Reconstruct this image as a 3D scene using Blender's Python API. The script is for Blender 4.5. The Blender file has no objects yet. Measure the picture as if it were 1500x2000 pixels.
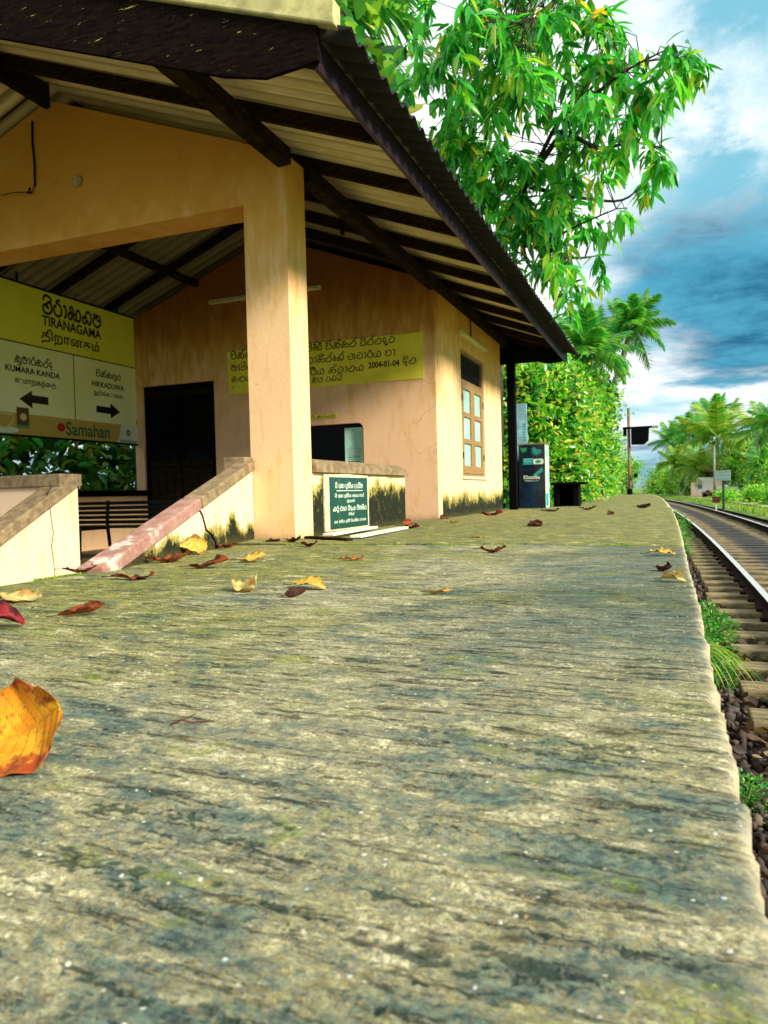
import bpy, bmesh, math, random
import numpy as np
from mathutils import Vector, Matrix, Euler
from mathutils.geometry import tessellate_polygon

random.seed(7)
RNG = np.random.default_rng(7)
sc = bpy.context.scene
COL = sc.collection
R = math.radians

# ------------------------------------------------------------------ camera
CAM_H = 0.38
cam_d = bpy.data.cameras.new("camera")
cam = bpy.data.objects.new("camera", cam_d)
COL.objects.link(cam)
sc.camera = cam
cam_d.sensor_fit = 'VERTICAL'
cam_d.sensor_height = 36.0
cam_d.lens = 25.92
cam_d.clip_start = 0.02
cam_d.clip_end = 2000
YAW, PITCH, ROLL = R(21.2816), R(1.4316), math.atan(0.025)
f = Vector((-math.sin(YAW) * math.cos(PITCH), math.cos(YAW) * math.cos(PITCH), -math.sin(PITCH)))
rt = Vector((math.cos(YAW), math.sin(YAW), 0))
up = rt.cross(f)
# roll: image right axis
r2 = rt * math.cos(ROLL) + up * -math.sin(ROLL)
u2 = up * math.cos(ROLL) + rt * math.sin(ROLL)
r2 = rt * math.cos(ROLL) - up * math.sin(ROLL)
M = Matrix((r2, u2, -f)).transposed().to_4x4()
M.translation = Vector((0, 0, CAM_H))
cam.matrix_world = M
cam_d.dof.use_dof = True
cam_d.dof.focus_distance = 2.6
cam_d.dof.aperture_fstop = 8.0

# ------------------------------------------------------------------ world
SUN_EL, SUN_AZ = R(27), R(108)        # azimuth measured from +Y towards +X
world = bpy.data.worlds.new("World")
sc.world = world
world.use_nodes = True
nt = world.node_tree
nt.nodes.clear()


class G:
    """small node-graph helper"""
    def __init__(s, nt):
        s.nt = nt

    def n(s, t, **kw):
        nd = s.nt.nodes.new(t)
        ins = kw.pop('i', {})
        for k, v in kw.items():
            setattr(nd, k, v)
        for k, v in ins.items():
            if hasattr(v, 'is_output'):
                s.nt.links.new(v, nd.inputs[k])
            else:
                nd.inputs[k].default_value = v
        return nd

    def math(s, op, a, b=0.0, c=0.0, clamp=False):
        nd = s.n('ShaderNodeMath', operation=op, use_clamp=clamp, i={0: a, 1: b, 2: c})
        return nd.outputs[0]

    def vm(s, op, a, b=(0, 0, 0)):
        return s.n('ShaderNodeVectorMath', operation=op, i={0: a, 1: b}).outputs[0]

    def noise(s, vec, scale, detail=4, rough=.55, dist=0.0, out='Fac'):
        return s.n('ShaderNodeTexNoise', i={'Vector': vec, 'Scale': scale, 'Detail': detail, 'Roughness': rough, 'Distortion': dist}).outputs[out]

    def ramp(s, fac, stops, interp='LINEAR'):
        nd = s.n('ShaderNodeValToRGB', i={0: fac})
        cr = nd.color_ramp
        cr.interpolation = interp
        while len(cr.elements) < len(stops):
            cr.elements.new(.5)
        for e, (p, c) in zip(cr.elements, stops):
            e.position = p
            if not isinstance(c, (tuple, list)):
                c = (c, c, c)
            e.color = (*c[:3], 1)
        return nd.outputs[0]

    def mix(s, fac, a, b, mode='MIX'):
        nd = s.n('ShaderNodeMix', data_type='RGBA', blend_type=mode)
        for idx, v in ((0, fac), (6, a), (7, b)):
            if hasattr(v, 'is_output'):
                s.nt.links.new(v, nd.inputs[idx])
            elif idx == 0:
                nd.inputs[0].default_value = v
            else:
                nd.inputs[idx].default_value = (*v[:3], 1)
        return nd.outputs[2]

    def step(s, v, a, b):
        nd = s.n('ShaderNodeMapRange', interpolation_type='SMOOTHSTEP', i={0: v, 1: a, 2: b, 3: 0.0, 4: 1.0})
        return nd.outputs[0]


g = G(nt)
sky = g.n('ShaderNodeTexSky', sky_type='NISHITA')
sky.sun_disc = False
sky.sun_elevation = SUN_EL
sky.sun_rotation = SUN_AZ
sky.air_density = 1.0
sky.dust_density = 0.6
sky.ozone_density = 3.0
tc = g.n('ShaderNodeTexCoord').outputs['Generated']
sp = g.n('ShaderNodeSeparateXYZ', i={0: tc})
zx, zy, zz = sp.outputs[0], sp.outputs[1], sp.outputs[2]
zc = g.math('ADD', g.math('MAXIMUM', zz, 0.0), 0.16)
pxy = g.n('ShaderNodeCombineXYZ', i={0: g.math('DIVIDE', zx, zc), 1: g.math('DIVIDE', zy, zc), 2: 0.0}).outputs[0]
n1 = g.noise(g.vm('ADD', pxy, (3.1, 1.7, 0)), 1.1, 12, .62, .25)
n2 = g.noise(g.vm('ADD', pxy, (11.3, 5.2, 0)), 2.6, 12, .64, .25)
n3 = g.noise(g.vm('ADD', pxy, (1.3, 15.2, 0)), 0.55, 5, .5, .2)
wob = g.math('MULTIPLY', g.math('SUBTRACT', n1, .5), .45)
zw = g.math('ADD', zz, g.math('MULTIPLY', g.math('SUBTRACT', g.math('ADD', g.math('MULTIPLY', n1, .65), g.math('MULTIPLY', n2, .35)), .5), .24))
# heavy blue-grey bank of cloud low over the track side, thinning out to the west
bank = g.math('MULTIPLY', g.step(zw, .105, .15), g.math('SUBTRACT', 1.0, g.step(zw, .27, .38)))
az = g.math('ADD', zx, wob)
bank = g.math('MULTIPLY', bank, g.step(az, -.10, .06))
low = g.math('SUBTRACT', 1.0, g.step(zw, .03, .085))
bank = g.math('MAXIMUM', bank, g.math('MULTIPLY', low, .72))
bank = g.math('MULTIPLY', bank, g.step(g.math('ADD', n2, g.math('MULTIPLY', bank, .35)), .30, .50))
# open blue patches between the high white cloud
patch = g.math('MULTIPLY', g.step(g.math('ADD', g.math('MULTIPLY', n1, .6), g.math('MULTIPLY', n2, .4)), .455, .58), g.step(az, -.14, .10))
patch = g.math('MULTIPLY', patch, .95)
white = g.mix(g.step(n2, .34, .54), (4.6, 6.5, 7.1), (9.2, 9.3, 9.3))
blue = g.mix(.40, sky.outputs[0], (1.1, 4.2, 6.2))
c1 = g.mix(patch, white, g.mix(.7, blue, (1.5, 4.7, 5.8)))
dark = g.mix(g.step(g.math('ADD', g.math('MULTIPLY', n2, .6), g.math('MULTIPLY', n1, .4)), .40, .60), (0.10, .95, 1.9), (0.7, 3.0, 4.4))
c2 = g.mix(bank, c1, dark)
bg = g.n('ShaderNodeBackground', i={'Color': c2, 'Strength': 0.088})
wo = g.n('ShaderNodeOutputWorld', i={0: bg.outputs[0]})

sun_d = bpy.data.lights.new("sun", 'SUN')
sun_d.energy = 4.6
sun_d.angle = R(14)
sun_d.color = (1.0, .93, .80)
sun = bpy.data.objects.new("sun", sun_d)
COL.objects.link(sun)
sd = Vector((math.sin(SUN_AZ) * math.cos(SUN_EL), math.cos(SUN_AZ) * math.cos(SUN_EL), math.sin(SUN_EL)))
sun.rotation_euler = sd.to_track_quat('Z', 'Y').to_euler()
sun.location = (20, -5, 30)

sc.view_settings.view_transform = 'Standard'
sc.view_settings.look = 'None'
sc.view_settings.exposure = 0.68
sc.view_settings.gamma = 1.0
sc.view_settings.use_curve_mapping = False
sc.cycles.max_bounces = 8
sc.cycles.transparent_max_bounces = 8


# ------------------------------------------------------------------ mesh helpers
class MB:
    def __init__(s):
        s.v, s.f, s.m = [], [], []

    def add(s, vs, fs, mi=0):
        o = len(s.v)
        s.v += [tuple(v) for v in vs]
        s.f += [tuple(o + i for i in q) for q in fs]
        s.m += [mi] * len(fs)
        return s

    def box(s, x0, x1, y0, y1, z0, z1, mi=0):
        vs = [(x, y, z) for x in (x0, x1) for y in (y0, y1) for z in (z0, z1)]
        return s.add(vs, [(0, 1, 3, 2), (4, 6, 7, 5), (0, 4, 5, 1), (2, 3, 7, 6), (0, 2, 6, 4), (1, 5, 7, 3)], mi)

    def beam(s, a, b, w, h, upv=(0, 0, 1), mi=0):
        """bar from a to b; w across, h along upv; a,b on its centre line"""
        a, b = Vector(a), Vector(b)
        d = (b - a).normalized()
        sx = d.cross(Vector(upv)).normalized()
        su = sx.cross(d).normalized()
        vs = []
        for p in (a, b):
            for i, j in ((-1, -1), (1, -1), (1, 1), (-1, 1)):
                vs.append(p + sx * (i * w / 2) + su * (j * h / 2))
        return s.add(vs, [(3, 2, 1, 0), (4, 5, 6, 7), (0, 1, 5, 4), (1, 2, 6, 5), (2, 3, 7, 6), (3, 0, 4, 7)], mi)

    def tube(s, pts, rad, n=8, mi=0, caps=True):
        pts = [Vector(p) for p in pts]
        if not isinstance(rad, (list, tuple)):
            rad = [rad] * len(pts)
        o = len(s.v)
        ref = Vector((.31, .17, .93))
        for i, p in enumerate(pts):
            d = (pts[min(i + 1, len(pts) - 1)] - pts[max(i - 1, 0)]).normalized()
            a = d.cross(ref)
            if a.length < .05:
                a = d.cross(Vector((1, 0, 0)))
            a.normalize()
            b = d.cross(a)
            for k in range(n):
                t = 2 * math.pi * k / n
                s.v.append(tuple(p + (a * math.cos(t) + b * math.sin(t)) * rad[i]))
        for i in range(len(pts) - 1):
            for k in range(n):
                k2 = (k + 1) % n
                s.f.append((o + i * n + k, o + i * n + k2, o + (i + 1) * n + k2, o + (i + 1) * n + k))
                s.m.append(mi)
        if caps:
            s.f.append(tuple(o + k for k in reversed(range(n))))
            s.f.append(tuple(o + (len(pts) - 1) * n + k for k in range(n)))
            s.m += [mi, mi]
        return s

    def prism(s, poly, axis, t0, t1, holes=(), mi=0):
        """poly: 2-D points of the two remaining axes (in x,y,z order) extruded along axis from t0 to t1"""
        loops = [list(poly)] + [list(h) for h in holes]
        tri = tessellate_polygon([[Vector((p[0], p[1], 0)) for p in l] for l in loops])
        flat = [p for l in loops for p in l]

        def P(p, t):
            q = list(p)
            q.insert(axis, t)
            return tuple(q)
        n = len(flat)
        vs = [P(p, t0) for p in flat] + [P(p, t1) for p in flat]
        fs = [tuple(t) for t in tri] + [tuple(n + i for i in reversed(t)) for t in tri]
        o = 0
        for l in loops:
            for i in range(len(l)):
                j = (i + 1) % len(l)
                fs.append((o + i, o + j, n + o + j, n + o + i))
            o += len(l)
        return s.add(vs, fs, mi)

    def build(s, name, mats, parent=None, smooth=False, bevel=0, fix=True, kind=None):
        org = Vector((0, 0, 0))
        p = parent
        while p is not None:
            org += Vector(p.location)
            p = p.parent
        me = bpy.data.meshes.new(name)
        me.from_pydata([(x - org.x, y - org.y, z - org.z) for x, y, z in s.v], [], s.f)
        if not isinstance(mats, (list, tuple)):
            mats = [mats]
        for m in mats:
            me.materials.append(m)
        if len(mats) > 1:
            me.polygons.foreach_set('material_index', s.m)
        if fix:
            bm = bmesh.new()
            bm.from_mesh(me)
            bmesh.ops.recalc_face_normals(bm, faces=bm.faces)
            bm.to_mesh(me)
            bm.free()
        if smooth:
            me.polygons.foreach_set('use_smooth', [True] * len(me.polygons))
        me.update()
        o = bpy.data.objects.new(name, me)
        COL.objects.link(o)
        if parent is not None:
            o.parent = parent
        if bevel:
            md = o.modifiers.new('bevel', 'BEVEL')
            md.width = bevel
            md.segments = 2
            md.limit_method = 'ANGLE'
            md.angle_limit = R(40)
        if kind:
            o['kind'] = kind
        return o


def np_mesh(name, V, F, mats, parent=None, smooth=False, kind=None, attrs=None):
    """V (n,3) world coords, F (m,k) int array"""
    org = np.zeros(3)
    p = parent
    while p is not None:
        org += np.array(p.location)
        p = p.parent
    V = np.asarray(V, np.float32) - org.astype(np.float32)
    F = np.asarray(F, np.int32)
    me = bpy.data.meshes.new(name)
    me.vertices.add(len(V))
    me.vertices.foreach_set('co', V.ravel())
    k = F.shape[1]
    me.loops.add(F.size)
    me.loops.foreach_set('vertex_index', F.ravel())
    me.polygons.add(len(F))
    me.polygons.foreach_set('loop_start', np.arange(0, F.size, k, dtype=np.int32))
    if smooth:
        me.polygons.foreach_set('use_smooth', np.ones(len(F), bool))
    for m in (mats if isinstance(mats, (list, tuple)) else [mats]):
        me.materials.append(m)
    me.update()
    me.validate()
    if attrs:
        for an, av in attrs.items():
            a = me.attributes.new(an, 'FLOAT', 'POINT')
            a.data.foreach_set('value', np.asarray(av, np.float32).ravel())
    o = bpy.data.objects.new(name, me)
    COL.objects.link(o)
    if parent is not None:
        o.parent = parent
    if kind:
        o['kind'] = kind
    return o


def tag(o, label, cat, group=None):
    o['label'] = label
    o['category'] = cat
    if group:
        o['group'] = group
    return o


def thing(name, loc, label, cat, group=None):
    o = bpy.data.objects.new(name, None)
    o.empty_display_size = .1
    o.location = loc
    COL.objects.link(o)
    return tag(o, label, cat, group)


def struct_root(name, loc=(0, 0, 0)):
    o = bpy.data.objects.new(name, None)
    o.location = loc
    COL.objects.link(o)
    o['kind'] = 'structure'
    return o


# ------------------------------------------------------------------ materials
def newmat(name):
    m = bpy.data.materials.new(name)
    m.use_nodes = True
    m.node_tree.nodes.clear()
    return m, G(m.node_tree)


def finish(m, g, color, rough=.7, bump=None, bdist=.01, bstr=.5, metallic=0.0, spec=.5, translucent=0.0, tcol=None):
    b = g.n('ShaderNodeBsdfPrincipled', i={'Roughness': rough, 'Metallic': metallic, 'Specular IOR Level': spec})
    if hasattr(color, 'is_output'):
        g.nt.links.new(color, b.inputs['Base Color'])
    else:
        b.inputs['Base Color'].default_value = (*color, 1)
    if bump is not None:
        bn = g.n('ShaderNodeBump', i={'Height': bump, 'Distance': bdist, 'Strength': bstr})
        g.nt.links.new(bn.outputs[0], b.inputs['Normal'])
    out = b.outputs[0]
    if translucent:
        t = g.n('ShaderNodeBsdfTranslucent')
        c = tcol if tcol is not None else color
        if hasattr(c, 'is_output'):
            g.nt.links.new(c, t.inputs['Color'])
        else:
            t.inputs['Color'].default_value = (*c, 1)
        mx = g.n('ShaderNodeMixShader', i={0: translucent, 1: out, 2: t.outputs[0]})
        out = mx.outputs[0]
    g.n('ShaderNodeOutputMaterial', i={0: out})
    return m


def wpos(g):
    return g.n('ShaderNodeNewGeometry').outputs['Position']


def scaled(g, v, s):
    return g.vm('MULTIPLY', v, s)


def simple(name, col, rough=.6, var=.25, scale=8, bump=.0, metallic=0.0, spec=.4, stretch=(1, 1, 1), bdist=.004):
    m, g = newmat(name)
    p = scaled(g, wpos(g), stretch)
    n = g.noise(p, scale, 6, .6)
    c = g.mix(g.step(n, .3, .7), tuple(x * (1 - var) for x in col), tuple(min(1, x * (1 + var)) for x in col))
    return finish(m, g, c, rough, n if bump else None, bdist, bump, metallic, spec)


def plaster(name, base, moss=None, splash=True, roof_shade=None):
    """painted cement plaster: mottled paint, dirt specks, fine bump; moss=(z0,z1) adds black-green algae stains creeping up"""
    m, g = newmat(name)
    p = wpos(g)
    z = g.n('ShaderNodeSeparateXYZ', i={0: p}).outputs[2]
    big = g.noise(p, 1.1, 5, .6)
    mid = g.noise(p, 6, 6, .65)
    fine = g.noise(p, 90, 4, .6)
    drip = g.noise(scaled(g, p, (1, 1, .22)), 9, 6, .65)
    yel = tuple((base[0] * .80, base[1] * .66, base[2] * .12))
    c = g.mix(g.step(big, .35, .68), base, tuple(min(1, b * 1.08) for b in base))
    # mustard streaks; their build-up with height paints warm eave shade into the colour
    st = g.math('MULTIPLY', g.step(g.math('ADD', drip, g.math('MULTIPLY', g.step(z, 1.2, 3.6), .42)), .48, .86), .8)
    c = g.mix(st, c, yel)
    c = g.mix(g.math('MULTIPLY', g.step(mid, .58, .74), .35), c, tuple(b * .62 for b in base))
    gr = g.math('ADD', g.math('MULTIPLY', big, .6), g.math('MULTIPLY', g.step(z, 2.2, 3.5), .36))  # dark orange mottling grows with height, eave shade kept in the colour
    c = g.mix(g.math('MULTIPLY', g.step(g.math('ADD', gr, g.math('MULTIPLY', mid, .25)), .48, .78), .75), c, (base[0] * .62, base[1] * .40, base[2] * .05))
    if roof_shade:      # brown roof shade painted on the upper wall, ragged at its lower rim
        shd = g.step(g.math('ADD', z, g.math('MULTIPLY', g.math('SUBTRACT', drip, .5), 1.6)), roof_shade[0], roof_shade[1])
        c = g.mix(g.math('MULTIPLY', shd, .78), c, (.20, .050, .018))
    spots = g.n('ShaderNodeTexVoronoi', i={'Vector': g.vm('ADD', p, (0, 0, 0)), 'Scale': 5.5}).outputs['Distance']
    sp2 = g.math('MULTIPLY', g.math('SUBTRACT', 1.0, g.step(g.math('ADD', spots, g.math('MULTIPLY', mid, .06)), .045, .075)), .7)
    c = g.mix(sp2, c, (.12, .07, .03))
    if moss:
        z0, z1 = moss
        mp = scaled(g, p, (1, 1, .55))
        mn = g.noise(mp, 26, 8, .78, .8)
        mb = g.noise(scaled(g, p, (1, 1, .5)), 3.2, 3, .5)
        h = g.math('SUBTRACT', 1.0, g.step(g.math('ADD', z, g.math('MULTIPLY', g.math('SUBTRACT', mb, .5), .5)), z0, z1))
        v = g.math('ADD', g.math('MULTIPLY', mn, 1.0), g.math('MULTIPLY', h, .45))
        c = g.mix(g.math('MULTIPLY', g.step(v, .60, .74), g.step(h, .02, .3)), c, (.34, .28, .06))
        c = g.mix(g.math('MULTIPLY', g.step(v, .79, .86), g.step(h, .05, .4)), c, (.012, .016, .006))
    # splash line where the wall meets the ground
    base_m = g.math('MULTIPLY', g.step(z, -.06, -.02), g.math('MULTIPLY', g.math('SUBTRACT', 1.0, g.step(g.math('ADD', z, g.math('MULTIPLY', mid, .12)), .04, .16)), g.step(fine, .35, .6)))
    wv = g.vm('ADD', p, scaled(g, g.noise(p, 4, 4, .6, out='Color'), (.25, .25, .25)))
    ed = g.n('ShaderNodeTexVoronoi', feature='DISTANCE_TO_EDGE', i={'Vector': wv, 'Scale': 1.5}).outputs['Distance']
    hair = g.math('MULTIPLY', g.math('SUBTRACT', 1.0, g.step(ed, .002, .007)), g.step(big, .50, .62))
    c = g.mix(g.math('MULTIPLY', hair, .6), c, tuple(b * .25 for b in base))
    if splash:
        c = g.mix(g.math('MULTIPLY', base_m, .75), c, (.10, .085, .02))
    hgt = g.math('ADD', g.math('MULTIPLY', fine, .35), g.math('MULTIPLY', g.noise(p, 24, 5, .6), .65))
    return finish(m, g, c, .88, hgt, .006, .55, spec=.2)


M_wall = plaster('peach_plaster', (.86, .55, .29))
M_wall_moss = plaster('peach_plaster_mossy', (.76, .60, .34), moss=(.30, .62))
M_pale = plaster('pale_plaster', (.86, .60, .38), splash=False)
M_pale_moss = plaster('pale_plaster_mossy_foot', (.78, .60, .40), moss=(.02, .26))
M_coping = simple('cement_coping', (.24, .17, .085), .85, .35, 14, .5, bdist=.006)


def m_redcoping():
    m, g = newmat('worn_red_coping')
    p = wpos(g)
    n = g.noise(p, 9, 7, .62)
    n2 = g.noise(p, 30, 5, .6)
    y = g.n('ShaderNodeSeparateXYZ', i={0: p}).outputs[1]
    c = g.mix(g.step(n, .35, .6), (.30, .15, .10), (.40, .22, .17))
    c = g.mix(g.step(g.math('ADD', n, g.math('MULTIPLY', g.math('SUBTRACT', 1.0, g.step(y, 3.1, 4.2)), .14)), .62, .72), c, (.60, .48, .38))
    c = g.mix(g.math('MULTIPLY', g.step(n2, .6, .68), .7), c, (.45, .03, .015))
    return finish(m, g, c, .8, n2, .004, .4)


M_redcop = m_redcoping()


def m_wood(name, a, b, rough=.75, paint=None, spec=.12):
    m, g = newmat(name)
    p = wpos(g)
    n = g.noise(scaled(g, p, (1.2, 1, 9)), 6, 7, .65, .6)
    s = g.noise(p, 35, 5, .7)
    c = g.mix(g.step(n, .3, .7), a, b)
    c = g.mix(g.math('MULTIPLY', g.step(s, .55, .7), .5), c, tuple(x * 2.2 for x in b))
    if paint:
        fl = g.noise(scaled(g, p, (1, 1, 6)), 7, 6, .7, .2)
        z = g.n('ShaderNodeSeparateXYZ', i={0: p}).outputs[2]
        c = g.mix(g.step(fl, .655, .68), c, paint)
    return finish(m, g, c, rough, n, .004, .5, spec=spec)


M_beam = m_wood('dark_roof_timber', (.006, .004, .002), (.034, .022, .008), .9, spec=.04)
M_barge = m_wood('black_painted_board', (.002, .0015, .003), (.014, .008, .004), .85, paint=(.36, .31, .05), spec=.02)
M_fascia = m_wood('purple_brown_board', (.007, .0035, .009), (.034, .016, .022), .5, spec=.22)
M_shut = m_wood('shutter_paint', (.24, .145, .055), (.34, .21, .085), .55)


def m_sheet():
    m, g = newmat('asbestos_sheet')
    p = wpos(g)
    n = g.noise(scaled(g, p, (.5, 3, 1)), 3.5, 6, .65)
    s = g.noise(p, 26, 5, .7)
    c = g.mix(g.step(n, .3, .7), (.58, .46, .20), (.80, .68, .38))
    c = g.mix(g.math('MULTIPLY', g.step(s, .62, .72), .6), c, (.20, .10, .03))
    yy_ = g.n('ShaderNodeSeparateXYZ', i={0: p}).outputs[1]
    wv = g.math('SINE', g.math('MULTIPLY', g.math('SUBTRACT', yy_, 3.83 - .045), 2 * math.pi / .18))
    c = g.mix(g.math('MULTIPLY', g.step(g.math('ADD', wv, g.math('MULTIPLY', n, .8)), .25, 1.25), .62), c, (.16, .11, .04))  # valley grime, striped to put the waves' shading into the colour
    lap = g.math('ABSOLUTE', g.math('SUBTRACT', g.math('FRACT', g.math('DIVIDE', g.math('SUBTRACT', yy_, 3.83), .9)), .5))
    c = g.mix(g.math('MULTIPLY', g.step(lap, .475, .495), .85), c, (.03, .02, .01))
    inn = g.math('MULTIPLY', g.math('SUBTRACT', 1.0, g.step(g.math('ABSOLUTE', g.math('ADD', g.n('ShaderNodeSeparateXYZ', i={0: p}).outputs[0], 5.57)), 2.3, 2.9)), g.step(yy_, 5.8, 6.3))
    c = g.mix(g.math('MULTIPLY', inn, g.math('ADD', .55, g.math('MULTIPLY', n, .5))), c, (.11, .085, .045))  # dim hall ceiling painted into the inner sheets, along with mottled dirt
    # algae-blackened drip edge of the sheets beyond the fascia boards
    x = g.n('ShaderNodeSeparateXYZ', i={0: p}).outputs[0]
    dx = g.math('ABSOLUTE', g.math('ADD', x, 5.57))
    c = g.mix(g.step(g.math('ADD', dx, g.math('MULTIPLY', n, .06)), 3.66, 3.76), c, (.012, .010, .008))
    return finish(m, g, c, .85, s, .003, .4)


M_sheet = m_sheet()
M_sheet_top = simple('weathered_sheet_top', (.008, .007, .008), .95, .5, 10, .4)
M_cap = simple('yellowed_barge_cap', (.50, .44, .18), .8, .3, 9, .5)


def m_platform():
    m, g = newmat('platform_concrete')
    p = wpos(g)
    sp = g.n('ShaderNodeSeparateXYZ', i={0: p})
    x, y = sp.outputs[0], sp.outputs[1]
    # broom strokes run across the platform, very slightly askew
    q = g.n('ShaderNodeCombineXYZ', i={0: x, 1: g.math('ADD', y, g.math('MULTIPLY', x, .06)), 2: 0.0}).outputs[0]
    grain = g.noise(p, 150, 7, .80)
    grain2 = g.noise(scaled(g, p, (1, 1.6, 1)), 48, 7, .75)
    grain3 = g.noise(p, 420, 6, .8)
    lines = g.noise(scaled(g, q, (.62, 5.2, 1)), 9, 8, .72, .5)
    bands = g.noise(scaled(g, g.vm('ADD', q, (3, 8, 0)), (.8, 4.4, 1)), 5.0, 9, .74, .5)
    blob = g.noise(scaled(g, g.vm('ADD', q, (5, 2, 0)), (1, 1.7, 1)), 6.5, 9, .74, .4)
    zone = g.noise(g.vm('ADD', p, (4, 2, 0)), 1.2, 6, .62)
    zone2 = g.noise(g.vm('ADD', p, (9, 7, 0)), 2.6, 7, .66)
    sand = g.n('ShaderNodeTexVoronoi', i={'Vector': g.vm('ADD', p, scaled(g, g.noise(p, 60, 3, .6, out='Color'), (.012, .012, .012))), 'Scale': 190.0}).outputs['Color']
    sv = g.n('ShaderNodeSeparateColor', i={0: sand})
    v = g.math('ADD', g.math('ADD', g.math('MULTIPLY', grain, .40), g.math('MULTIPLY', grain3, .26)), g.math('ADD', g.math('MULTIPLY', grain2, .24), g.math('MULTIPLY', bands, .10)))
    c = g.ramp(v, [(.415, (.010, .020, .018)), (.462, (.055, .062, .036)), (.500, (.175, .165, .068)), (.545, (.54, .48, .19)), (.600, (.94, .86, .52))])
    c = g.mix(.28, c, g.mix(sv.outputs[1], g.mix(sv.outputs[2], (.62, .40, .14), (.85, .76, .40)), g.mix(sv.outputs[2], (.20, .26, .22), (.70, .70, .62))))
    # olive algae film, strongest towards the building and on the slab beyond the joint
    far = g.step(y, 5.10, 5.14)
    om = g.math('ADD', g.math('ADD', zone, g.math('MULTIPLY', g.step(x, -.5, -2.6), .0)), g.math('MULTIPLY', g.math('SUBTRACT', 1.0, g.step(x, -2.8, -.6)), .26))
    om = g.math('ADD', om, g.math('MULTIPLY', far, .30))
    olive = g.math('MULTIPLY', g.step(om, .46, .72), g.math('ADD', .35, g.math('MULTIPLY', g.step(y, .7, 2.6), .50)))
    c = g.mix(olive, c, g.mix(1.0, c, (.62, .66, .16), 'MULTIPLY'))
    # blue-grey bare cement, damp, towards the track on the near slab
    bl = g.math('MULTIPLY', g.math('MULTIPLY', g.step(g.math('ADD', x, g.math('MULTIPLY', g.math('SUBTRACT', zone2, .5), 1.6)), -1.0, -.25), g.step(g.math('ADD', y, zone), 1.7, 2.6)), g.math('SUBTRACT', 1.0, far))
    c = g.mix(g.math('MULTIPLY', bl, .80), c, g.mix(1.0, c, (.30, .43, .56), 'MULTIPLY'))
    # dark damp patches with a blue-green tinge
    ragg = g.math('MULTIPLY', g.math('SUBTRACT', grain, .5), .55)
    d1 = g.step(g.math('ADD', g.math('ADD', blob, g.math('MULTIPLY', ragg, 1.5)), g.math('ADD', g.math('MULTIPLY', g.math('SUBTRACT', zone2, .5), .5), g.math('MULTIPLY', g.math('SUBTRACT', 1.0, g.step(y, .55, 1.5)), .04))), .515, .64)
    c = g.mix(g.math('MULTIPLY', d1, .80), c, g.mix(g.step(grain2, .42, .58), (.004, .050, .066), (.09, .17, .14)))
    d2 = g.step(g.math('ADD', bands, g.math('MULTIPLY', ragg, .7)), .53, .65)
    c = g.mix(g.math('MULTIPLY', d2, g.math('ADD', .45, g.math('MULTIPLY', bl, .35))), c, g.mix(g.step(grain, .4, .6), (.012, .028, .030), (.15, .14, .08)))
    # near-black broom grooves
    d3 = g.step(g.math('ADD', g.math('ADD', lines, g.math('MULTIPLY', ragg, .9)), g.math('MULTIPLY', g.math('MULTIPLY', g.step(y, .8, 1.3), g.math('SUBTRACT', 1.0, g.step(y, 2.4, 3.4))), .022)), .545, .645)
    c = g.mix(g.math('MULTIPLY', d3, .86), c, (.012, .020, .010))
    # pale worn crust
    pl = g.math('SUBTRACT', 1.0, g.step(g.math('SUBTRACT', blob, g.math('MULTIPLY', ragg, .5)), .37, .46))
    c = g.mix(g.math('MULTIPLY', pl, g.math('MULTIPLY', g.step(grain, .40, .56), g.math('SUBTRACT', .60, g.math('MULTIPLY', bl, .4)))), c, g.mix(g.step(grain2, .4, .6), (.60, .50, .24), (.98, .90, .62)))
    # green moss
    ms = g.step(g.math('ADD', g.noise(scaled(g, g.vm('ADD', p, (3, 9, 0)), (1, 1.7, 1)), 4.5, 8, .7), g.math('MULTIPLY', ragg, .4)), .57, .66)
    c = g.mix(g.math('MULTIPLY', ms, .62), c, g.mix(g.step(grain, .40, .62), (.018, .050, .004), (.36, .42, .03)))
    att = g.n('ShaderNodeAttribute', attribute_name='cavity').outputs['Fac']
    c = g.mix(g.math('MULTIPLY', g.step(g.math('ADD', att, g.math('MULTIPLY', g.math('SUBTRACT', grain, .5), 2.2)), .45, 1.0), .8), c, (.006, .028, .018))
    rim = g.n('ShaderNodeAttribute', attribute_name='rim').outputs['Fac']
    c = g.mix(g.math('MULTIPLY', g.math('MULTIPLY', rim, .65), g.step(g.math('ADD', grain, g.math('MULTIPLY', rim, .22)), .42, .62)), c, (.62, .52, .34))
    vo = g.n('ShaderNodeTexVoronoi', i={'Vector': p, 'Scale': 75.0})
    vd_ = vo.outputs['Distance']
    vcol = g.n('ShaderNodeSeparateColor', i={0: vo.outputs['Color']})
    pb = g.math('MULTIPLY', g.math('SUBTRACT', 1.0, g.step(vd_, .14, .26)), g.step(vcol.outputs[0], .90, .93))
    c = g.mix(pb, c, g.mix(vcol.outputs[1], (.80, .70, .42), (.50, .58, .60)))
    h = g.math('ADD', g.math('MULTIPLY', grain2, .55), g.math('ADD', g.math('ADD', g.math('MULTIPLY', grain, .32), g.math('MULTIPLY', grain3, .12)),
        g.math('ADD', g.math('MULTIPLY', d3, -.30), g.math('MULTIPLY', pb, .35))))
    return finish(m, g, c, .86, h, .012, .8, spec=.3)


M_plat = m_platform()
M_platside = simple('platform_side', (.16, .14, .09), .9, .5, 9, .8, bdist=.02)
M_moss = simple('moss', (.05, .09, .012), .95, .6, 60, .8)


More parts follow.
